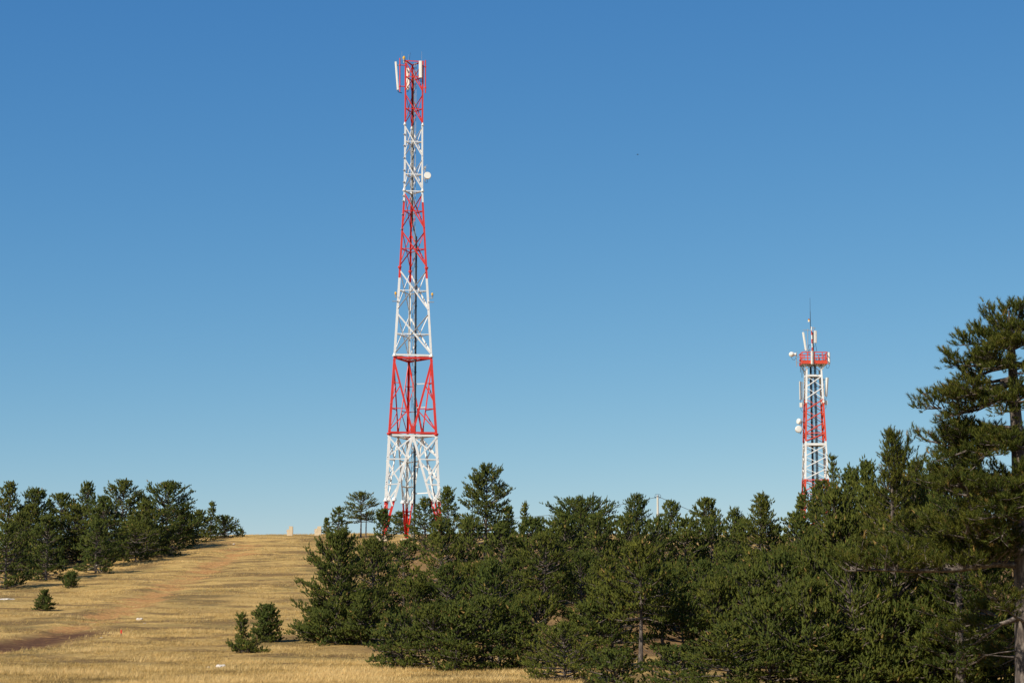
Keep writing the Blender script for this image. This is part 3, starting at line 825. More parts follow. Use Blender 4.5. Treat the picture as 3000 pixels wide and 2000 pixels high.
class Pine:
    def __init__(s, seed, needle=.085, shoot=.12, n_needles=12, w=.016, sp=1.0, twig_on=True, core=.035):
        s.core = core
        s.twig_on = twig_on
        s.rng = np.random.default_rng(seed)
        s.segs = []      # p0,p1,r0,r1 of limbs
        s.twigs = []
        s.tw = []        # trunk segments
        s.sp, s.sd, s.sl = [], [], []
        s.needle, s.shoot, s.nn, s.w, s.spc = needle, shoot, n_needles, w, sp
    def trunk(s, pts, radii):
        pts = np.asarray(pts, float)
        for i in range(len(pts) - 1): s.tw.append((pts[i], pts[i + 1], radii[i], radii[i + 1]))
    def shoots_on(s, p0, d, L, upf):
        n = max(3, int(L / (.068 * s.spc)))
        t = (np.arange(n) + s.rng.uniform(.3, 1, n)) / n
        t[-1] = 1.0
        P = p0 + d * (L * t)[:, None]
        P += s.rng.normal(0, .02, P.shape)
        D = unit(d * .6 + UP * (upf + .15) + s.rng.normal(0, .36, (n, 3)))
        D[-1] = unit(d * .9 + UP * upf * .8)
        s.sp.append(P); s.sd.append(D); s.sl.append(s.shoot * s.rng.uniform(.7, 1.35, n))
    def branch(s, p0, d0, L, r0, curve, fol_from=.3, spread=.42, upf=.55, thick_plate=.25, bare=False):
        """curved limb with flat sprays of branchlets"""
        rng = s.rng
        n = 5 if L > .5 else 3
        pts = [np.asarray(p0, float)]; d = unit(np.asarray(d0, float))
        for i in range(n):
            d = unit(d + UP * curve / n + rng.normal(0, .09, 3))
            pts.append(pts[-1] + d * L / n)
        pts = np.array(pts)
        rad = r0 * (1 - .85 * np.arange(n + 1) / n)
        for i in range(n): s.segs.append((pts[i], pts[i + 1], rad[i], rad[i + 1]))
        if bare:
            return
        step = .105 * s.spc
        nb = max(2, int(L * (1 - fol_from) / step))
        side = 1
        for k in range(nb):
            t = fol_from + (1 - fol_from) * (k + rng.uniform(.2, .9)) / nb
            f = t * n; i = min(int(f), n - 1)
            p = pts[i] + (pts[i + 1] - pts[i]) * (f - i)
            tg = unit(pts[i + 1] - pts[i])
            sd = np.cross(tg, UP); sd = unit(sd + 1e-6)
            side = -side
            dirb = unit(tg * rng.uniform(.5, 1.0) + sd * side * rng.uniform(.45, 1.0) + UP * rng.uniform(-.15, .5) + rng.normal(0, thick_plate, 3))
            l = spread * L * (1.15 - .75 * t) * rng.uniform(.55, 1.15)
            l = min(max(l, .16), .85)
            s.twigs.append((p, p + dirb * l, .009, .004))
            s.shoots_on(p, dirb, l, upf)
        s.shoots_on(pts[-2], unit(pts[-1] - pts[-2]), np.linalg.norm(pts[-1] - pts[-2]), upf)
    def finish(s, name, mat):
        rng = s.rng
        P = np.concatenate(s.sp); D = np.concatenate(s.sd); Ls = np.concatenate(s.sl)
        S, n = len(P), s.nn
        ref = unit(rng.normal(0, 1, (S, 3)))
        a = unit(np.cross(D, ref)); b = np.cross(D, a)
        t = rng.random((S, n)) ** .8
        phi = (np.arange(n) * 2.4)[None] + rng.uniform(0, 6.28, (S, 1))
        th = np.deg2rad(rng.uniform(30, 72, (S, n)) * (1.12 - .55 * t))
        base = P[:, None] + D[:, None] * (Ls[:, None] * t)[..., None]
        nd = D[:, None] * np.cos(th)[..., None] + (a[:, None] * np.cos(phi)[..., None] + b[:, None] * np.sin(phi)[..., None]) * np.sin(th)[..., None]
        tip = base + nd * (s.needle * rng.uniform(.75, 1.2, (S, n)))[..., None]
        wv = unit(np.cross(nd, rng.normal(0, 1, (S, n, 3)))) * s.w / 2
        V = np.stack([base - wv * .8, base + wv * .8, tip], 2).reshape(-1, 3)
        F = np.arange(len(V)).reshape(-1, 3)
        tint = np.clip(rng.normal(.45, .22, S), 0, 1)[:, None] + .25 * (t - .5)
        tint = np.clip(tint, 0, 1)
        brown = (rng.random(S) < .014).astype(float) * .8
        young = np.clip(brown[:, None] + (t > .93) * .55 * (rng.random((S, 1)) < .5), 0, 1)
        # packed inner needles of each shoot: a ragged cone
        rc = s.core * rng.uniform(.75, 1.3, (S, 1))
        ang = np.array([0, 2.09, 4.19])
        ring = P[:, None] + D[:, None] * (Ls * rng.uniform(.22, .5, S))[:, None, None] + rc[..., None] * (np.cos(ang)[None, :, None] * a[:, None] + np.sin(ang)[None, :, None] * b[:, None])
        ring = ring + rng.normal(0, s.core * .22, ring.shape)
        CV = np.concatenate([ring, (P + D * (Ls + s.needle * .55)[:, None])[:, None]], 1).reshape(-1, 3)
        cf = np.array([[3, 0, 1], [3, 1, 2], [3, 2, 0]])
        CF = (np.arange(S) * 4)[:, None, None] + cf[None] + len(V)
        V = np.concatenate([V, CV]).astype(np.float32); F = np.concatenate([F, CF.reshape(-1, 3)])
        ct = np.repeat(np.clip(tint.mean(1) + rng.normal(0, .06, S), 0, 1), 4); cy = np.repeat(brown, 4)
        cm = tri_mesh(name + '_crown', V, F, mat, {'tint': np.concatenate([np.repeat(tint.ravel(), 3), ct]), 'young': np.concatenate([np.repeat(young.ravel(), 3), cy])})
        bm = None
        if s.segs:
            z = list(zip(*s.segs)); v, f = prisms(z[0], z[1], z[2], z[3], 4)
            if s.twigs and s.twig_on:
                z = list(zip(*s.twigs)); v2, f2 = prisms(z[0], z[1], z[2], z[3], 4)
                f = np.concatenate([f, f2 + len(v)]); v = np.concatenate([v, v2])
            bm = tri_mesh(name + '_branches', v, f, M_bark, None, True)
        z = list(zip(*s.tw)); v, f = prisms(z[0], z[1], z[2], z[3], 9)
        tm = tri_mesh(name + '_trunk', v, f, M_bark, None, True)
        return tm, bm, cm

PROF = {
    'cone':  lambda u: (1 - u) ** .8 * min(1, .85 + 1.6 * u) + .07,
    'ovate': lambda u: (1 - u ** 1.7) ** .75 * min(1, .86 + .7 * u) + .08,
    'round': lambda u: max(.12, 1 - (abs(u - .38) / .64) ** 2.2) ** .6,
    'umbrella': lambda u: max(.12, 1 - (abs(u - .35) / .68) ** 2.4) ** .6,
    'flat':  lambda u: (.8 + .2 * u) if u < .7 else .95 - .5 * (u - .7),
    'spindly': lambda u: (1 - u) ** .7 * (.75 + .25 * math.sin(u * 17)) + .08,
}
def make_pine(seed, H, half, kind, cb, lod, lean=(0, 0), sparse=1.0, dead=10, mat=None, trunks=1):
    s = {0: 1.0, 1: 1.0, 2: 1.2}[lod]
    sz = min(1.0, max(.55, H / 2.6))
    H -= .16 * sz
    half *= 1.25
    p = Pine(seed, needle={0: .082, 1: .074, 2: .085}[lod] * (.6 + .4 * sz), shoot=.15 * sz, core={0: .022, 1: .037, 2: .052}[lod], n_needles={0: 24, 1: 10, 2: 6}[lod], w={0: .014, 1: .019, 2: .03}[lod], sp=s * sparse, twig_on=lod == 0)
    rng = p.rng
    r0 = .018 * H + .02
    ph = rng.uniform(0, 6.28)
    def tp(h):
        u = h / H
        return np.array([lean[0] * u + .018 * H * math.sin(ph + 3.2 * u) * u, lean[1] * u + .014 * H * math.sin(ph * 2 + 2.6 * u) * u, h])
    hs = np.linspace(0, H * .985, 9)
    p.trunk([tp(h) - (UP * .25 if h == 0 else 0) for h in hs], [r0 * (1 - .9 * (h / H) ** .9) * (1.25 if h == 0 else 1) for h in hs])
    if trunks > 1:
        o = np.array([half * .28, .1, 0])
        p.trunk([tp(h) + o * min(1, 1) - (UP * .25 if h == 0 else 0) for h in hs[:7]], [r0 * .75 * (1 - .8 * h / H) for h in hs[:7]])
    prof = PROF[kind]
    h = cb * H + .04
    dz = .18 * s * sparse * (1 if H > 2 else .62)
    while h < H * .97:
        u = (h - cb * H) / (H - cb * H)
        nb = int(rng.integers(4, 7)) if H > 1.6 else int(rng.integers(4, 6))
        a0 = rng.uniform(0, 6.28)
        Rm = half * prof(u)
        if kind == 'flat': el0 = R(24 - 18 * u)
        elif kind in ('umbrella', 'round'): el0 = R(-6 + 46 * u ** 1.6)
        else: el0 = R(-2 + 50 * u ** 1.5)
        gap = rng.random() < .12
        for k in range(nb):
            az = a0 + k * 2 * math.pi / nb + rng.normal(0, .25)
            L = Rm * rng.uniform(.7, 1.1) * (.6 if gap else 1)
            if kind in ('spindly',): L *= rng.uniform(.55, 1.1)
            el = el0 + rng.normal(0, .14)
            L = max(L / max(.45, math.cos(el)), .14)
            L = min(L, ((H - h) + .1) / max(.25, math.sin(el) + .22)) if kind != 'flat' else L
            L = min(L, (H - h) * .95 + .25 + (half * 1.2 if kind in ('flat', 'umbrella', 'round') else .25 * half))
            d = np.array([math.cos(az) * math.cos(el), math.sin(az) * math.cos(el), math.sin(el)])
            ff = .12 if L < .6 else (.3 if L < 1.2 else .4)
            if cb == 0 and lod == 1: ff *= .5
            p.branch(tp(h), d, L, .012 + .016 * L, .42 if L < .9 else .24, ff, upf=.7)
        h += dz * rng.uniform(.7, 1.3)
    # secondary leaders make the top broad and uneven
    if H > 1.8 and kind not in ('spindly', 'flat'):
        for q in range(int(rng.integers(2, 5))):
            hh = H * rng.uniform(.62, .84); az = rng.uniform(0, 6.28); el = R(rng.uniform(52, 72))
            p.branch(tp(hh), (math.cos(az) * math.cos(el), math.sin(az) * math.cos(el), math.sin(el)), (H - hh) * rng.uniform(.7, 1.0), .02, .5, .15, .5, .8)
    # leader and its candles
    top = tp(H * .97)
    for q in range(5):
        d = unit(np.array([rng.normal(0, .28), rng.normal(0, .28), 1]))
        p.shoots_on(top - UP * .22 * (q % 3), d, min(.3, .09 * H), .7)
    p.shoots_on(tp(H * .9), UP, H * .09, .8)
    # dead sticks low on the trunk
    for q in range(dead):
        hh = rng.uniform(.12, max(.3, cb + .35)) * H
        az = rng.uniform(0, 6.28); el = rng.normal(.05, .25)
        p.branch(tp(hh), (math.cos(az) * math.cos(el), math.sin(az) * math.cos(el), math.sin(el)), half * rng.uniform(.3, .75), .011, .1, bare=True)
    return p.finish('pine', mat or M_needle)
NTREE = [0]
def plant(meshes, loc, rotz, scale, label, group, name='pine_tree', cat='tree'):
    NTREE[0] += 1
    rt = root(name, loc, label, cat, group)
    rt.rotation_euler = (0, 0, rotz); rt.scale = scale
    for nm, me in zip(('trunk', 'branches', 'crown'), meshes):
        if me is not None:
            o = link(bpy.data.objects.new(nm, me), rt)
            if nm == 'branches': o['kind'] = 'stuff'
    return rt
SEED = [100]
def tree(px, py_top, half_px, label, Y=None, base_py=None, kind='ovate', cb=.06, lod=None, group='pines on the hill', name='pine_tree', cat='tree', lean=0, sparse=1.0, dead=8, mat=None, trunks=1):
    if Y is None: gx, Y = on_ground(px, base_py)
    top = at(px, py_top, Y)
    gz = ground_z(top[0], Y)
    H = top[2] - gz
    half = half_px * m_per_px(py_top, Y)
    if lod is None: lod = 0 if Y < 58 else (1 if Y < 108 else 2)
    SEED[0] += 1
    me = make_pine(SEED[0], H, half, kind, cb, lod, (lean, 0), sparse, dead, mat, trunks)
    return plant(me, (top[0] - lean, Y, gz - .03), 0, (1, 1, 1), label, group, name, cat)

# --- left wood
GL = 'pines on the left of the hill'
tree(27, 1409, 66, 'leftmost tall pine with a pointed tip at the picture edge', Y=150, kind='cone', cb=.04, group=GL)
tree(106, 1430, 62, 'round headed pine, second tip from the left edge', Y=152, kind='ovate', cb=.05, group=GL)
tree(184, 1444, 62, 'bushy pine between the round headed one and the slim pointed tip', Y=156, kind='ovate', cb=.03, group=GL)
tree(253, 1409, 62, 'pine with a slim pointed tip in the left wood', Y=158, kind='cone', cb=.05, group=GL)
tree(362, 1406, 84, 'tall full pine left of the broad round one in the left wood', Y=160, kind='ovate', cb=.05, group=GL)
tree(490, 1410, 88, 'broad round topped pine at the right end of the left wood', Y=166, kind='ovate', cb=.02, group=GL)
tree(583, 1495, 44, 'low pine tucked against the broad round topped one', Y=176, kind='ovate', cb=0, group=GL)
tree(620, 1471, 32, 'spindly pine with gaps on the skyline, left of the bare crest', Y=180, kind='spindly', cb=.05, sparse=1.15, group=GL)
tree(661, 1512, 42, 'small rounded pine on the crest beside the spindly one', Y=182, kind='ovate', cb=0, group=GL)
tree(704, 1549, 11, 'tiny pine bush at the crest, last on the right of the left wood', Y=184, kind='ovate', cb=0, group=GL)
tree(305, 1455, 60, 'dark pine filling the gap under the slim pointed tip', Y=148, kind='ovate', cb=.02, group=GL)
tree(430, 1470, 66, 'shaded pine between the tall full pine and the broad round one', Y=156, kind='ovate', cb=.05, group=GL)
tree(228, 1478, 76, 'full bushy pine in front of the left wood, skirts on the grass', base_py=1648, kind='ovate', cb=0, group=GL)
tree(92, 1475, 55, 'wide pine standing behind the near left bush', base_py=1672, kind='ovate', cb=.02, group=GL)
tree(22, 1535, 74, 'large dark pine bush at the left picture edge', base_py=1722, kind='ovate', cb=0, group=GL)
tree(345, 1575, 58, 'low spreading pine scrub at the foot of the tall full pine', base_py=1616, kind='round', cb=0, group=GL, name='pine_bush', cat='bush')
tree(453, 1550, 42, 'open bush like pine with bare stems in front of the round topped pine', base_py=1626, kind='round', cb=.12, group=GL, name='pine_bush', cat='bush')
tree(507, 1541, 27, 'small pine leaning right beside the open bush like pine', base_py=1628, kind='ovate', cb=0, lean=.1, group=GL, name='pine_bush', cat='bush')
tree(150, 1590, 40, 'low pine between the edge bush and the full bushy pine', base_py=1668, kind='ovate', cb=0, group=GL)
tree(60, 1500, 55, 'dark pine between the two leftmost tips, deep in the wood', Y=140, kind='ovate', cb=0, group=GL)
tree(285, 1520, 50, 'dark low pine right behind the full bushy pine', Y=140, kind='ovate', cb=0, group=GL)
tree(400, 1530, 60, 'low dark pine under the tall full pine', Y=152, kind='round', cb=0, group=GL)
tree(540, 1500, 45, 'low pine under the right side of the broad round topped pine', Y=170, kind='round', cb=0, group=GL)
tree(140, 1510, 60, 'dark full pine between the edge bush and the front bushy pine', Y=135, kind='ovate', cb=0, group=GL)
# --- saplings on the open slope
GS = 'young pines on the open slope'
tree(209, 1676, 20, 'small dense pine sapling below the left wood', base_py=1722, kind='ovate', cb=0, group=GS, name='pine_sapling', dead=0, lod=1, sparse=.72)
tree(131, 1729, 27, 'small pine sapling lowest on the left slope, nearest the dirt track', base_py=1788, kind='cone', cb=0, group=GS, name='pine_sapling', dead=0, lod=1, sparse=.72)
tree(708, 1795, 20, 'thin open pine sapling with a skirt of low branches in tall grass', base_py=1914, kind='spindly', cb=.02, group=GS, name='pine_sapling', dead=0, lod=1, sparse=1.25)
tree(730, 1880, 60, 'low spreading pine seedling mat around the thin open sapling', base_py=1916, kind='round', cb=0, group=GS, name='pine_bush', cat='bush', dead=0, lod=1, sparse=.75)
tree(783, 1774, 42, 'full young pine right of the thin open sapling', base_py=1882, kind='ovate', cb=0, group=GS, name='pine_sapling', dead=0, lod=1, sparse=.72)
# --- crest right of the bare top
GC = 'pines along the crest'
tree(992, 1486, 26, 'narrow pointed pine on the crest left of the umbrella pine', Y=178, kind='ovate', cb=0, group=GC)
tree(957, 1517, 16, 'small pine just right of the right concrete post', Y=187, kind='spindly', cb=0, group=GC)
tree(1058, 1443, 42, 'umbrella shaped pine with two bare trunks on the crest', Y=180, kind='round', cb=.36, group=GC, trunks=2, dead=3, lod=1)
tree(1122, 1486, 32, 'pine in front of the left leg of the tall mast', Y=150, kind='ovate', cb=.05, group=GC)
tree(1175, 1500, 38, 'pine seen between the legs of the tall mast', Y=190, kind='ovate', cb=.05, group=GC)
tree(1246, 1458, 44, 'pine covering the foot of the tall mast on the right', Y=160, kind='ovate', cb=.05, group=GC)
tree(1312, 1424, 48, 'slim pine rising in front of the right leg of the tall mast', Y=150, kind='cone', cb=.05, group=GC)
# --- skyline of the main stand
GM = 'pines of the main stand'
tree(1421, 1357, 76, 'tallest pine of the middle stand with a bare trunk stretch', Y=118, kind='ovate', cb=.36, group=GM, lod=1, sparse=1.05, dead=16)
tree(1537, 1471, 22, 'thin little pine top right of the tallest middle pine', Y=150, kind='spindly', cb=.05, group=GM)
tree(1492, 1480, 26, 'small pine close against the right side of the tallest middle pine', Y=140, kind='ovate', cb=.05, group=GM)
tree(1700, 1456, 104, 'wide flat topped pine in the middle stand', Y=122, kind='round', cb=.3, group=GM, lod=1, dead=14)
tree(1862, 1446, 72, 'pointed pine left of the power pole', Y=128, kind='cone', cb=.05, group=GM, lod=1)
tree(1962, 1466, 44, 'grey green pine right behind the power pole', Y=150, kind='ovate', cb=.05, group=GM)
tree(2072, 1460, 58, 'pine tip under the end of the right hand wire', Y=140, kind='ovate', cb=.1, group=GM)
tree(2148, 1487, 62, 'spiky pine top between two taller tips, left of the second tower', Y=124, kind='cone', cb=.1, group=GM, lod=1)
tree(2230, 1447, 72, 'open topped pine with upright candles left of the second tower', Y=112, kind='cone', cb=.15, group=GM, lod=1)
tree(2340, 1446, 34, 'thin pine in front of the left leg of the second tower', Y=130, kind='spindly', cb=.1, group=GM)
tree(2437, 1327, 42, 'spindly pine with a bare upper stem in front of the second tower', Y=105, kind='spindly', cb=.3, sparse=1.5, group=GM, lod=1)
tree(2400, 1405, 55, 'bushy pine hiding the foot of the second tower', Y=108, kind='ovate', cb=.1, group=GM, lod=1)
tree(2491, 1359, 45, 'rounded pine top right of the second tower', Y=82, kind='ovate', cb=.15, group=GM, lod=1)
tree(2535, 1335, 42, 'pine tip just left of the tall open pine beside the giant one', Y=75, kind='ovate', cb=.1, group=GM, lod=1)
tree(2617, 1252, 100, 'tall open pine with a double tip left of the giant near pine', Y=64, kind='cone', cb=.2, group=GM, lod=0, dead=14)
tree(2685, 1348, 55, 'pine top between the tall open pine and the giant near pine', Y=66, kind='ovate', cb=.2, group=GM, lod=1)
tree(2790, 1236, 105, 'dark pine with a thin trunk under the limbs of the giant near pine', Y=52, kind='ovate', cb=.1, group=GM, lod=0, dead=14)
# --- front edge
GF = 'pines along the front edge of the stand'
tree(992, 1552, 100, 'big full pine at the left end of the stand, branches to the ground', base_py=1884, kind='ovate', cb=0, group=GF, lod=1)
tree(935, 1765, 62, 'low dark pine at the left foot of the big full left end pine', base_py=1880, kind='ovate', cb=0, group=GF, lod=1)
tree(1060, 1740, 70, 'low dark pine at the right foot of the big full left end pine', base_py=1890, kind='ovate', cb=0, group=GF, lod=1)
tree(1095, 1580, 90, 'broad dark pine right behind the big full left end pine', Y=90, kind='ovate', cb=.02, group=GF, lod=1)
tree(1176, 1800, 80, 'rounded low pine in front, leftmost of the front bushes', base_py=1958, kind='round', cb=0, group=GF, lod=1)
tree(1338, 1768, 84, 'wide low pine right of the rounded front bush', base_py=1964, kind='ovate', cb=0, group=GF, lod=1)
tree(1654, 1832, 105, 'yellow green young pine with upright candles at the bottom edge', Y=60, kind='ovate', cb=0, group=GF, lod=0, mat=M_needle_y)
tree(1800, 1905, 80, 'low dark pine scrub at the bottom edge right of the yellow green pine', Y=57, kind='round', cb=0, group=GF, lod=1, name='pine_bush', cat='bush')
tree(1985, 1900, 90, 'low pine scrub at the bottom edge under the bare trunks', Y=57, kind='round', cb=0, group=GF, lod=1, name='pine_bush', cat='bush')
tree(1438, 1640, 70, 'pine with a pale forked trunk behind the wide low front pine', base_py=1945, kind='ovate', cb=.35, group=GF, lod=1, trunks=2, dead=14)
tree(1874, 1590, 95, 'pine with a pale bare trunk left of a second bare trunk', Y=66, kind='ovate', cb=.42, group=GF, lod=1, dead=18)
tree(1939, 1650, 80, 'pine whose pale bare trunk stands right of another', Y=68, kind='ovate', cb=.42, group=GF, lod=1, dead=18)
tree(1596, 1560, 80, 'pine with a thin reddish trunk showing in mid stand', Y=92, kind='ovate', cb=.3, group=GF, lod=1, dead=18)

# --- interior of the stand: crowns that merge; meshes shared between alike ones
POOL = {}
def pool_tree(px, py_top, half_px, Y, variant, label, group):
    top = at(px, py_top, Y); gz = ground_z(top[0], Y)
    H = top[2] - gz; half = half_px * m_per_px(py_top, Y)
    lod = 1 if Y < 108 else 2
    key = (variant, lod, int(H / 1.6))
    if key not in POOL:
        POOL[key] = (make_pine(900 + variant * 7 + lod + 31 * int(H / 1.6), H, half, 'ovate', .03, lod, sparse=1.06, dead=14), H, half)
    me, h0, w0 = POOL[key]
    rz = (px * 1.7) % 6.28
    plant(me, (top[0], Y, gz - .03), rz, (half / w0, half / w0, H / h0), label, group)
rngp = np.random.default_rng(3)
GI = 'merging crowns inside the stand'
fill = []
for x, y in [(1195, 1590), (1290, 1530), (1370, 1530), (1480, 1530), (1560, 1512), (1640, 1508), (1745, 1508), (1830, 1508), (1915, 1512), (2000, 1522), (2085, 1525), (2165, 1522), (2270, 1528), (2340, 1490)]:
    fill.append((x, y, 62, 108 + (x * 7) % 9, 'pine crown merging into the back row of the stand'))
for x, y in [(1210, 1680), (1300, 1640), (1385, 1650), (1510, 1630), (1690, 1625), (1775, 1630), (1985, 1640), (2060, 1630), (2140, 1620), (2215, 1610), (2300, 1590), (2385, 1550), (2460, 1500)]:
    fill.append((x, y, 72, 86 + (x * 5) % 9, 'pine crown merging into the middle rows of the stand'))
for x, y in [(1420, 1745), (1260, 1760), (1500, 1760), (1570, 1740), (1730, 1760), (1790, 1720), (2010, 1740), (2090, 1690), (2190, 1660), (2290, 1620), (2390, 1580), (2480, 1500), (2565, 1420), (2655, 1400), (2720, 1345), (2450, 1430)]:
    fill.append((x, y, 85, 68 + (x * 3) % 6, 'pine crown merging into the front rows of the stand'))
for x, y in [(2130, 1830), (2250, 1760), (2370, 1690), (2500, 1600), (2620, 1540), (2740, 1470), (2860, 1420), (2960, 1380), (2440, 1840), (2600, 1760), (2720, 1740), (2560, 1880), (2940, 1850), (2840, 1800)]:
    fill.append((x, y, 110, 53 + (x * 3) % 5, 'pine crown merging into the dark near corner at bottom right'))
ORD = 'first second third fourth fifth sixth seventh eighth ninth tenth eleventh twelfth thirteenth fourteenth fifteenth sixteenth seventeenth eighteenth'.split()
rank = {}
for lab in {f[4] for f in fill}:
    for n_, f in enumerate(sorted([g for g in fill if g[4] == lab])): rank[f] = ORD[n_]
for k, (x, y, hp, Y, lab) in enumerate(fill):
    pool_tree(x + rngp.uniform(-14, 14), y + rngp.uniform(-12, 16), hp * 1.12 * rngp.uniform(.88, 1.15), Y, k % 2, rank[fill[k]] + ' from the left: ' + lab, GI + ', ' + lab.split('into the ')[1])

# --- the giant near pine on the right
def near_pine():
    Y0 = 42.0
    base = at(3012, 1900, Y0); gz = ground_z(base[0], Y0)
    ox, oz = base[0], gz - .05
    def L(px, py, dy=0.0):
        q = at(px, py, Y0 + dy); return np.array([q[0] - ox, dy, q[2] - oz])
    p = Pine(77, needle=.085, core=.017, shoot=.125, n_needles=32, w=.0105, sp=1.0)
    rng = p.rng
    tpx = [(3016, 2100, .29), (3008, 1900, .235), (3000, 1700, .2), (2992, 1500, .17), (2982, 1300, .135), (2970, 1130, .105), (2962, 1000, .075), (2957, 935, .03), (2955, 910, .012)]
    pts = [L(a, b) for a, b, _ in tpx]; pts[0][2] = -.2
    p.trunk(pts, [q[2] for q in tpx])
    def on_trunk(py):
        i = 0
        ys = [q[1] for q in tpx][::-1]; xs = [q[0] for q in tpx][::-1]
        return L(float(np.interp(py, ys, xs)), py)
    def limb(py, tx, ty, dy, r, sag=.0, ff=.35, spread=.3, upf=.7, tp=.22):
        a, b = on_trunk(py), L(tx + (14 if tx < 2970 else 0), ty + (34 if ty < 950 else 14), dy)
        d = b - a; Ld = np.linalg.norm(d)
        d0 = unit(d / Ld - UP * sag * .5)
        p.branch(a, d0, Ld, r, sag, ff, spread, upf, tp)
        # second order limbs give the pads depth
        for k in range(int(Ld / .2)):
            t = rng.uniform(ff, .9)
            q = a + d * t - UP * sag * .25 * Ld * t * (1 - t)
            sd = unit(np.cross(d, UP)) * (1 if k % 2 else -1)
            dd = unit(unit(d) * .7 + sd * rng.uniform(.4, 1.0) + UP * rng.uniform(0, .35))
            p.branch(q, dd, Ld * rng.uniform(.22, .42) * (1.15 - .5 * t), r * .4, .4, .2, .45, upf, tp)
    # crown
    for tx, ty, dy in ((2880, 878, 0), (2905, 915, -.3), (2930, 868, .2), (2966, 862, -.1), (2996, 870, .2), (3030, 885, .1), (2940, 930, -.5), (3010, 930, -.4), (3000, 940, .5), (2900, 930, .4)):
        limb(rng.uniform(950, 1000), tx, ty, dy, .03, .35, .25)
    for tx, ty, dy in ((2785, 985, -.3), (2840, 962, .2), (2880, 990, -.7), (2890, 965, .7), (3080, 970, .1), (3060, 950, -.5), (2990, 1000, -.9), (2950, 985, -.9), (2935, 1010, -1.0)):
        limb(rng.uniform(1005, 1030), tx, ty, dy, .042, .22, .3)
    for tx, ty, dy in ((2768, 1050, -.4), (2800, 1088, .1), (2860, 1035, -.9), (2850, 1060, .8), (3130, 1050, 0), (3090, 1080, -.8), (2900, 1060, -1.1), (2985, 1085, -1.1), (2830, 1050, .5)):
        limb(rng.uniform(1050, 1070), tx, ty, dy, .05, .16, .4)
    for tx, ty, dy in ((2705, 1188, -.5), (2740, 1160, .2), (2780, 1205, -.2), (2835, 1112, .5), (2790, 1145, -.9), (2850, 1165, .9), (2930, 1165, -1.4), (2985, 1170, -1.3), (3140, 1160, .2), (3090, 1150, -.9), (2900, 1180, -1.0)):
        limb(rng.uniform(1105, 1150), tx, ty, dy, .055, .12, .42)
    for tx, ty, dy in ((2700, 1282, -.4), (2735, 1255, .3), (2790, 1300, -.8), (2830, 1270, .8), (2770, 1330, .2), (2900, 1290, -1.5), (3000, 1300, -1.5), (3150, 1280, 0), (3100, 1300, 1.0), (2860, 1330, -1.1), (2760, 1300, -.2)):
        limb(rng.uniform(1250, 1300), tx, ty, dy, .06, .1, .35)
    for tx, ty, dy in ((2690, 1420, -.6), (2740, 1380, .3), (2800, 1440, -1.2), (2860, 1400, 1.0), (2920, 1430, -1.7), (3100, 1420, -1.2), (3170, 1420, .2), (2830, 1480, -.6), (2960, 1480, -1.8), (3010, 1440, -1.9), (2990, 1530, -1.7), (2900, 1520, -1.6), (2940, 1380, -1.6)):
        limb(rng.uniform(1400, 1450), tx, ty, dy, .065, .1, .38)
    # the long heavy limb reaching left
    a = on_trunk(1655)
    lp = [a, L(2920, 1650, -.1), L(2800, 1668, -.35), L(2680, 1672, -.6), L(2570, 1668, -.8), L(2480, 1672, -.95)]
    lr = [.085, .07, .055, .04, .028, .012]
    for i in range(5): p.segs.append((lp[i], lp[i + 1], lr[i], lr[i + 1]))
    for k in range(90):
        t = rng.uniform(.08, 1.0) * 5; i = min(int(t), 4); q = lp[i] + (lp[i + 1] - lp[i]) * (t - i)
        s = rng.choice([-1, 1])
        dd = unit(np.array([rng.uniform(-.9, .3), s * rng.uniform(.3, 1.0), rng.uniform(-.1, .95)]))
        p.branch(q, dd, rng.uniform(.35, .8) * (1.1 - .07 * t), .02, .35, .12, .5, .75, .3)
    for tx, ty, dy in ((2600, 1560, .4), (2690, 1540, -.2), (2780, 1540, -.9), (2870, 1530, -1.2), (2820, 1600, 1.2), (3150, 1580, 0), (3080, 1600, -1.5)):
        limb(rng.uniform(1560, 1620), tx, ty, dy, .06, .14, .35)
    for tx, ty, dy in ((2840, 1780, 1.2), (2890, 1730, -1.6), (3160, 1760, .2), (3080, 1800, 1.3), (2800, 1850, 1.4), (2950, 1950, 1.6)):
        limb(rng.uniform(1750, 1830), tx, ty, dy, .05, .05, .5)
    # broken stub
    p.segs.append((on_trunk(1800), L(2950, 1822, -.25), .06, .05)); p.segs.append((L(2950, 1822, -.25), L(2928, 1826, -.3), .05, .03))
    for k in range(16):
        py = rng.uniform(1500, 2000); az = rng.uniform(0, 6.28)
        p.branch(on_trunk(py), (math.cos(az), math.sin(az), rng.uniform(-.2, .3)), rng.uniform(.4, 1.1), .018, .1, bare=True)
    me = p.finish('giant_pine', M_needle)
    plant(me, (ox, Y0, oz), 0, (1, 1, 1), 'giant near pine with layered limbs, cut by the right picture edge', None)
near_pine()

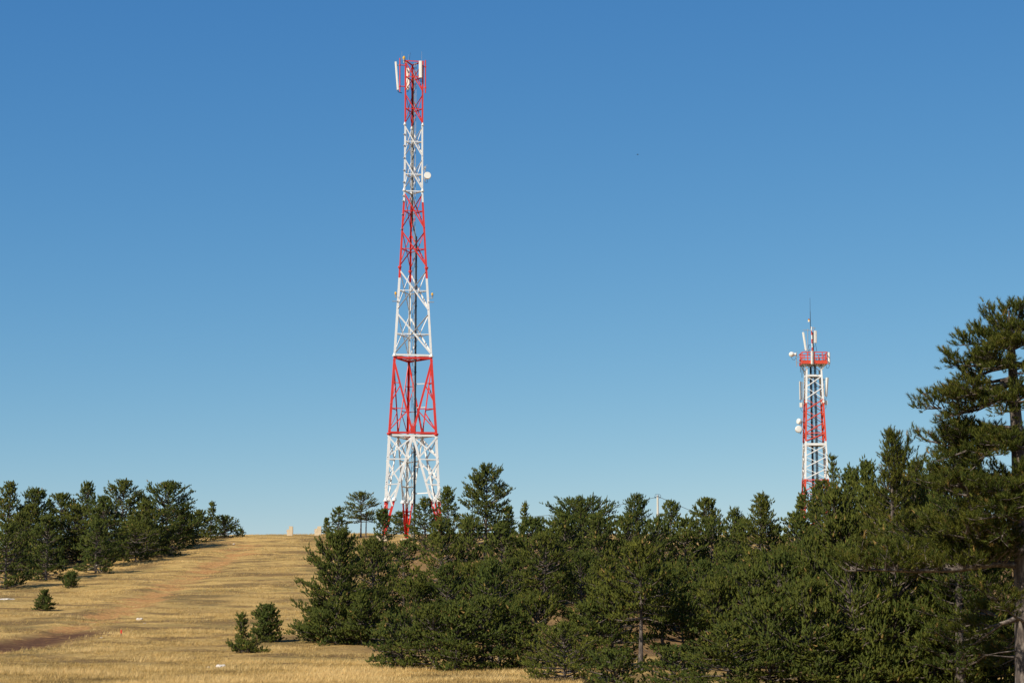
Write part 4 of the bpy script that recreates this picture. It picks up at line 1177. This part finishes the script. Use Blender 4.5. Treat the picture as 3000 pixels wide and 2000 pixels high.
# ------------------------------------------------------------------ power pole and wires
def power_pole():
    Y0 = 165.0
    t = at(1926.5, 1450, Y0); gz = ground_z(t[0], Y0)
    H = t[2] - gz
    rt = root('power_pole', (t[0], Y0, gz), 'pale concrete power pole poking above the pines', 'pole')
    MB().tube((0, 0, -.2), (0, 0, H), .115, .075, 14).build('shaft', M_polec, rt)
    cap = MB().lathe((0, 0, H - .12), (0, 0, 1), [(0, .1), (.1, .1), (.13, .09)], 14).build('cap_band', M_galv, rt)
    for sx in (-1, 1):
        MB().lathe((sx * .12, 0, H - .17), (sx, 0, -.15), [(0, .03), (.03, .055), (.06, .035), (.09, .055), (.12, .03)], 10).build('insulator', M_cable, rt)
    MB().path([(-.24, 0, H - .18), (-.2, 0, H - .02), (-.16, 0, H + .08), (0, 0, H + .1), (.18, 0, H + .06), (.26, 0, H - .03), (.24, 0, H - .18)], .014, 6).build('jumper_wire', M_cable, rt)
    def wire(name, a, b, sag, label):
        a, b = np.asarray(a, float), np.asarray(b, float)
        n = 24
        pts = [a + (b - a) * i / n - UP * sag * 4 * (i / n) * (1 - i / n) for i in range(n + 1)]
        mb = MB()
        mb.path([q - a for q in pts], .018, 6)
        o = mb.build(name, M_cable, None, loc=tuple(a))
        tag(o, label, 'wire', 'wires on the power pole')
    top = np.array([t[0], Y0, gz + H - .19])
    l = at(1300, 1520, 172); r = at(2230, 1575, 195)
    wire('overhead_wire', top + (-.25, 0, 0), l, .55, 'thin dark wire sagging left from the power pole')
    wire('overhead_wire', top + (.25, 0, 0), r, .1, 'thin dark wire running down right from the power pole')
power_pole()

# ------------------------------------------------------------------ concrete posts on the crest
def concrete_post(px0, pxm, px1, py_low, py_tall, py_base, label, hole):
    Y0 = 184.0
    s = m_per_px(1550, Y0)
    c = at((px0 + px1) / 2, py_base, Y0)
    gz = ground_z(c[0], Y0)
    rt = root('concrete_post', (c[0], Y0, gz - .05), label, 'post', 'stepped concrete posts on the crest')
    cx = (px0 + px1) / 2
    rng = np.random.default_rng(int(px0))
    def block(a, b, py, dep, name):
        z = (py_base - py) * s + .05
        x0, x1 = (a - cx) * s, (b - cx) * s
        V = []
        for zz in np.linspace(-.3, z, 6):
            for x, y in ((x0, -dep), (x1, -dep), (x1, dep), (x0, dep)):
                V.append((x + rng.normal(0, .006), y + rng.normal(0, .006), zz + (rng.normal(0, .012) if zz > z - .01 else 0)))
        F = []
        for k in range(5):
            for i in range(4): F.append((k * 4 + i, k * 4 + (i + 1) % 4, k * 4 + 4 + (i + 1) % 4, k * 4 + 4 + i))
        F.append((20, 21, 22, 23))
        return MB().add(V, F).build(name, M_concrete, rt)
    block(px0, pxm - .15, py_low, .15, 'low_step')
    tall = block(pxm + .1, px1, py_tall, .2, 'tall_shaft')
    z = at(cx, (py_low + py_base) / 2, Y0)[2] - gz
    MB().tube(((px0 - cx) * s - .05, 0, z), ((px0 - cx) * s + .03, 0, z), .025, k=8).build('hinge_pin', M_stake, rt)
concrete_post(840.7, 847, 857.8, 1544, 1535, 1562, 'left one of two stepped concrete posts on the bare crest', True)
concrete_post(921.7, 929.5, 941, 1543, 1536, 1562, 'right one of two stepped concrete posts, beside crest pines', True)

# ------------------------------------------------------------------ rocks, stake, bird
def rock(px, py, w_px, h_px, label, seed, depth=1.4):
    x, Y = on_ground(px, py)
    s = m_per_px(py, Y)
    rng = np.random.default_rng(seed)
    import bmesh
    bm = bmesh.new(); bmesh.ops.create_icosphere(bm, subdivisions=3, radius=1)
    off = Vector(rng.uniform(-9, 9, 3))
    for v in bm.verts:
        n = mnoise.noise(v.co * 1.3 + off) * .45 + mnoise.noise(v.co * 3.1 + off) * .18
        c = v.co * (1 + n)
        c.z = min(c.z, .75 + .1 * mnoise.noise(v.co * 2 + off))
        v.co = Vector((c.x * w_px * s / 2, c.y * w_px * s / 2 * depth, max(c.z, -.6) * h_px * s * .9))
    me = bpy.data.meshes.new('rock'); bm.to_mesh(me); bm.free()
    me.materials.append(M_rock)
    o = bpy.data.objects.new('rock', me)
    o.location = (x, Y, ground_z(x, Y) - .02)
    tag(link(o), label, 'rock', 'pale limestone rocks on the slope')
rock(645, 1955, 28, 19, 'largest white rock, in the foreground grass below the young pines', 1)
rock(612, 1957, 14, 12, 'small pale stone just left of the largest white rock', 2)
rock(290, 1670, 24, 6, 'flat pale rock slab on the slope under the full bushy pine', 3, 2)
rock(262, 1668, 12, 4, 'small flat stone left of the pale rock slab', 8)
rock(22, 1756, 40, 5, 'long flat pale rock at the left picture edge', 4, 1.5)
rock(410, 1811, 18, 9, 'white stone in the middle of the slope right of the track', 5)
rock(424, 1826, 9, 4, 'little white stone below the mid slope one', 6)
rock(184, 1659, 9, 6, 'rounded stone at the foot of the full bushy pine', 7)
rock(297, 1866, 8, 3, 'small pale stone left of the red marker stake', 9)
rock(685, 1593, 7, 4, 'small white stone high on the slope near the crest', 10)
def stake():
    x, Y = on_ground(355, 1864)
    gz = ground_z(x, Y)
    rt = root('marker_stake', (x, Y, gz), 'small red marker stake standing in the dry grass', 'stake')
    MB().box((0, 0, .12), .03, .03, .3).build('post', M_bark, rt)
    MB().frame_box((0, -.005, .22), (.035, 0, 0), (0, .025, 0), (0, 0, .075)).build('red_head', M_stake, rt)
stake()
def bird():
    c = at(1868, 453, 140)
    rt = root('bird', tuple(c), 'tiny dark bird in the open blue sky', 'bird')
    rt.scale = (.6, .6, .6)
    MB().lathe((-.1, 0, 0), (1, .2, .1), [(0, .01), (.04, .03), (.1, .042), (.16, .03), (.2, .02), (.24, .004)], 10).build('body', M_bird, rt)
    for s in (-1, 1):
        MB().add([(-.02, 0, .01), (.06, 0, .01), (.04, s * .1, .06), (-.05, s * .2, .03), (-.02, s * .1, .05), (-.02, 0, 0), (.06, 0, 0), (.04, s * .1, .05), (-.05, s * .2, .025), (-.02, s * .1, .04)],
                 [(0, 1, 2, 3, 4), (9, 8, 7, 6, 5), (0, 5, 6, 1), (1, 6, 7, 2), (2, 7, 8, 3), (3, 8, 9, 4), (4, 9, 5, 0)]).build('wing', M_bird, rt)
    MB().add([(-.1, 0, .005), (-.2, .04, 0), (-.2, -.04, 0), (-.1, 0, -.005), (-.2, .04, -.01), (-.2, -.04, -.01)], [(0, 1, 2), (5, 4, 3), (0, 3, 4, 1), (1, 4, 5, 2), (2, 5, 3, 0)]).build('tail', M_bird, rt)
bird()
print('trees', NTREE[0], 'tris', sum(len(m.polygons) for m in bpy.data.meshes))
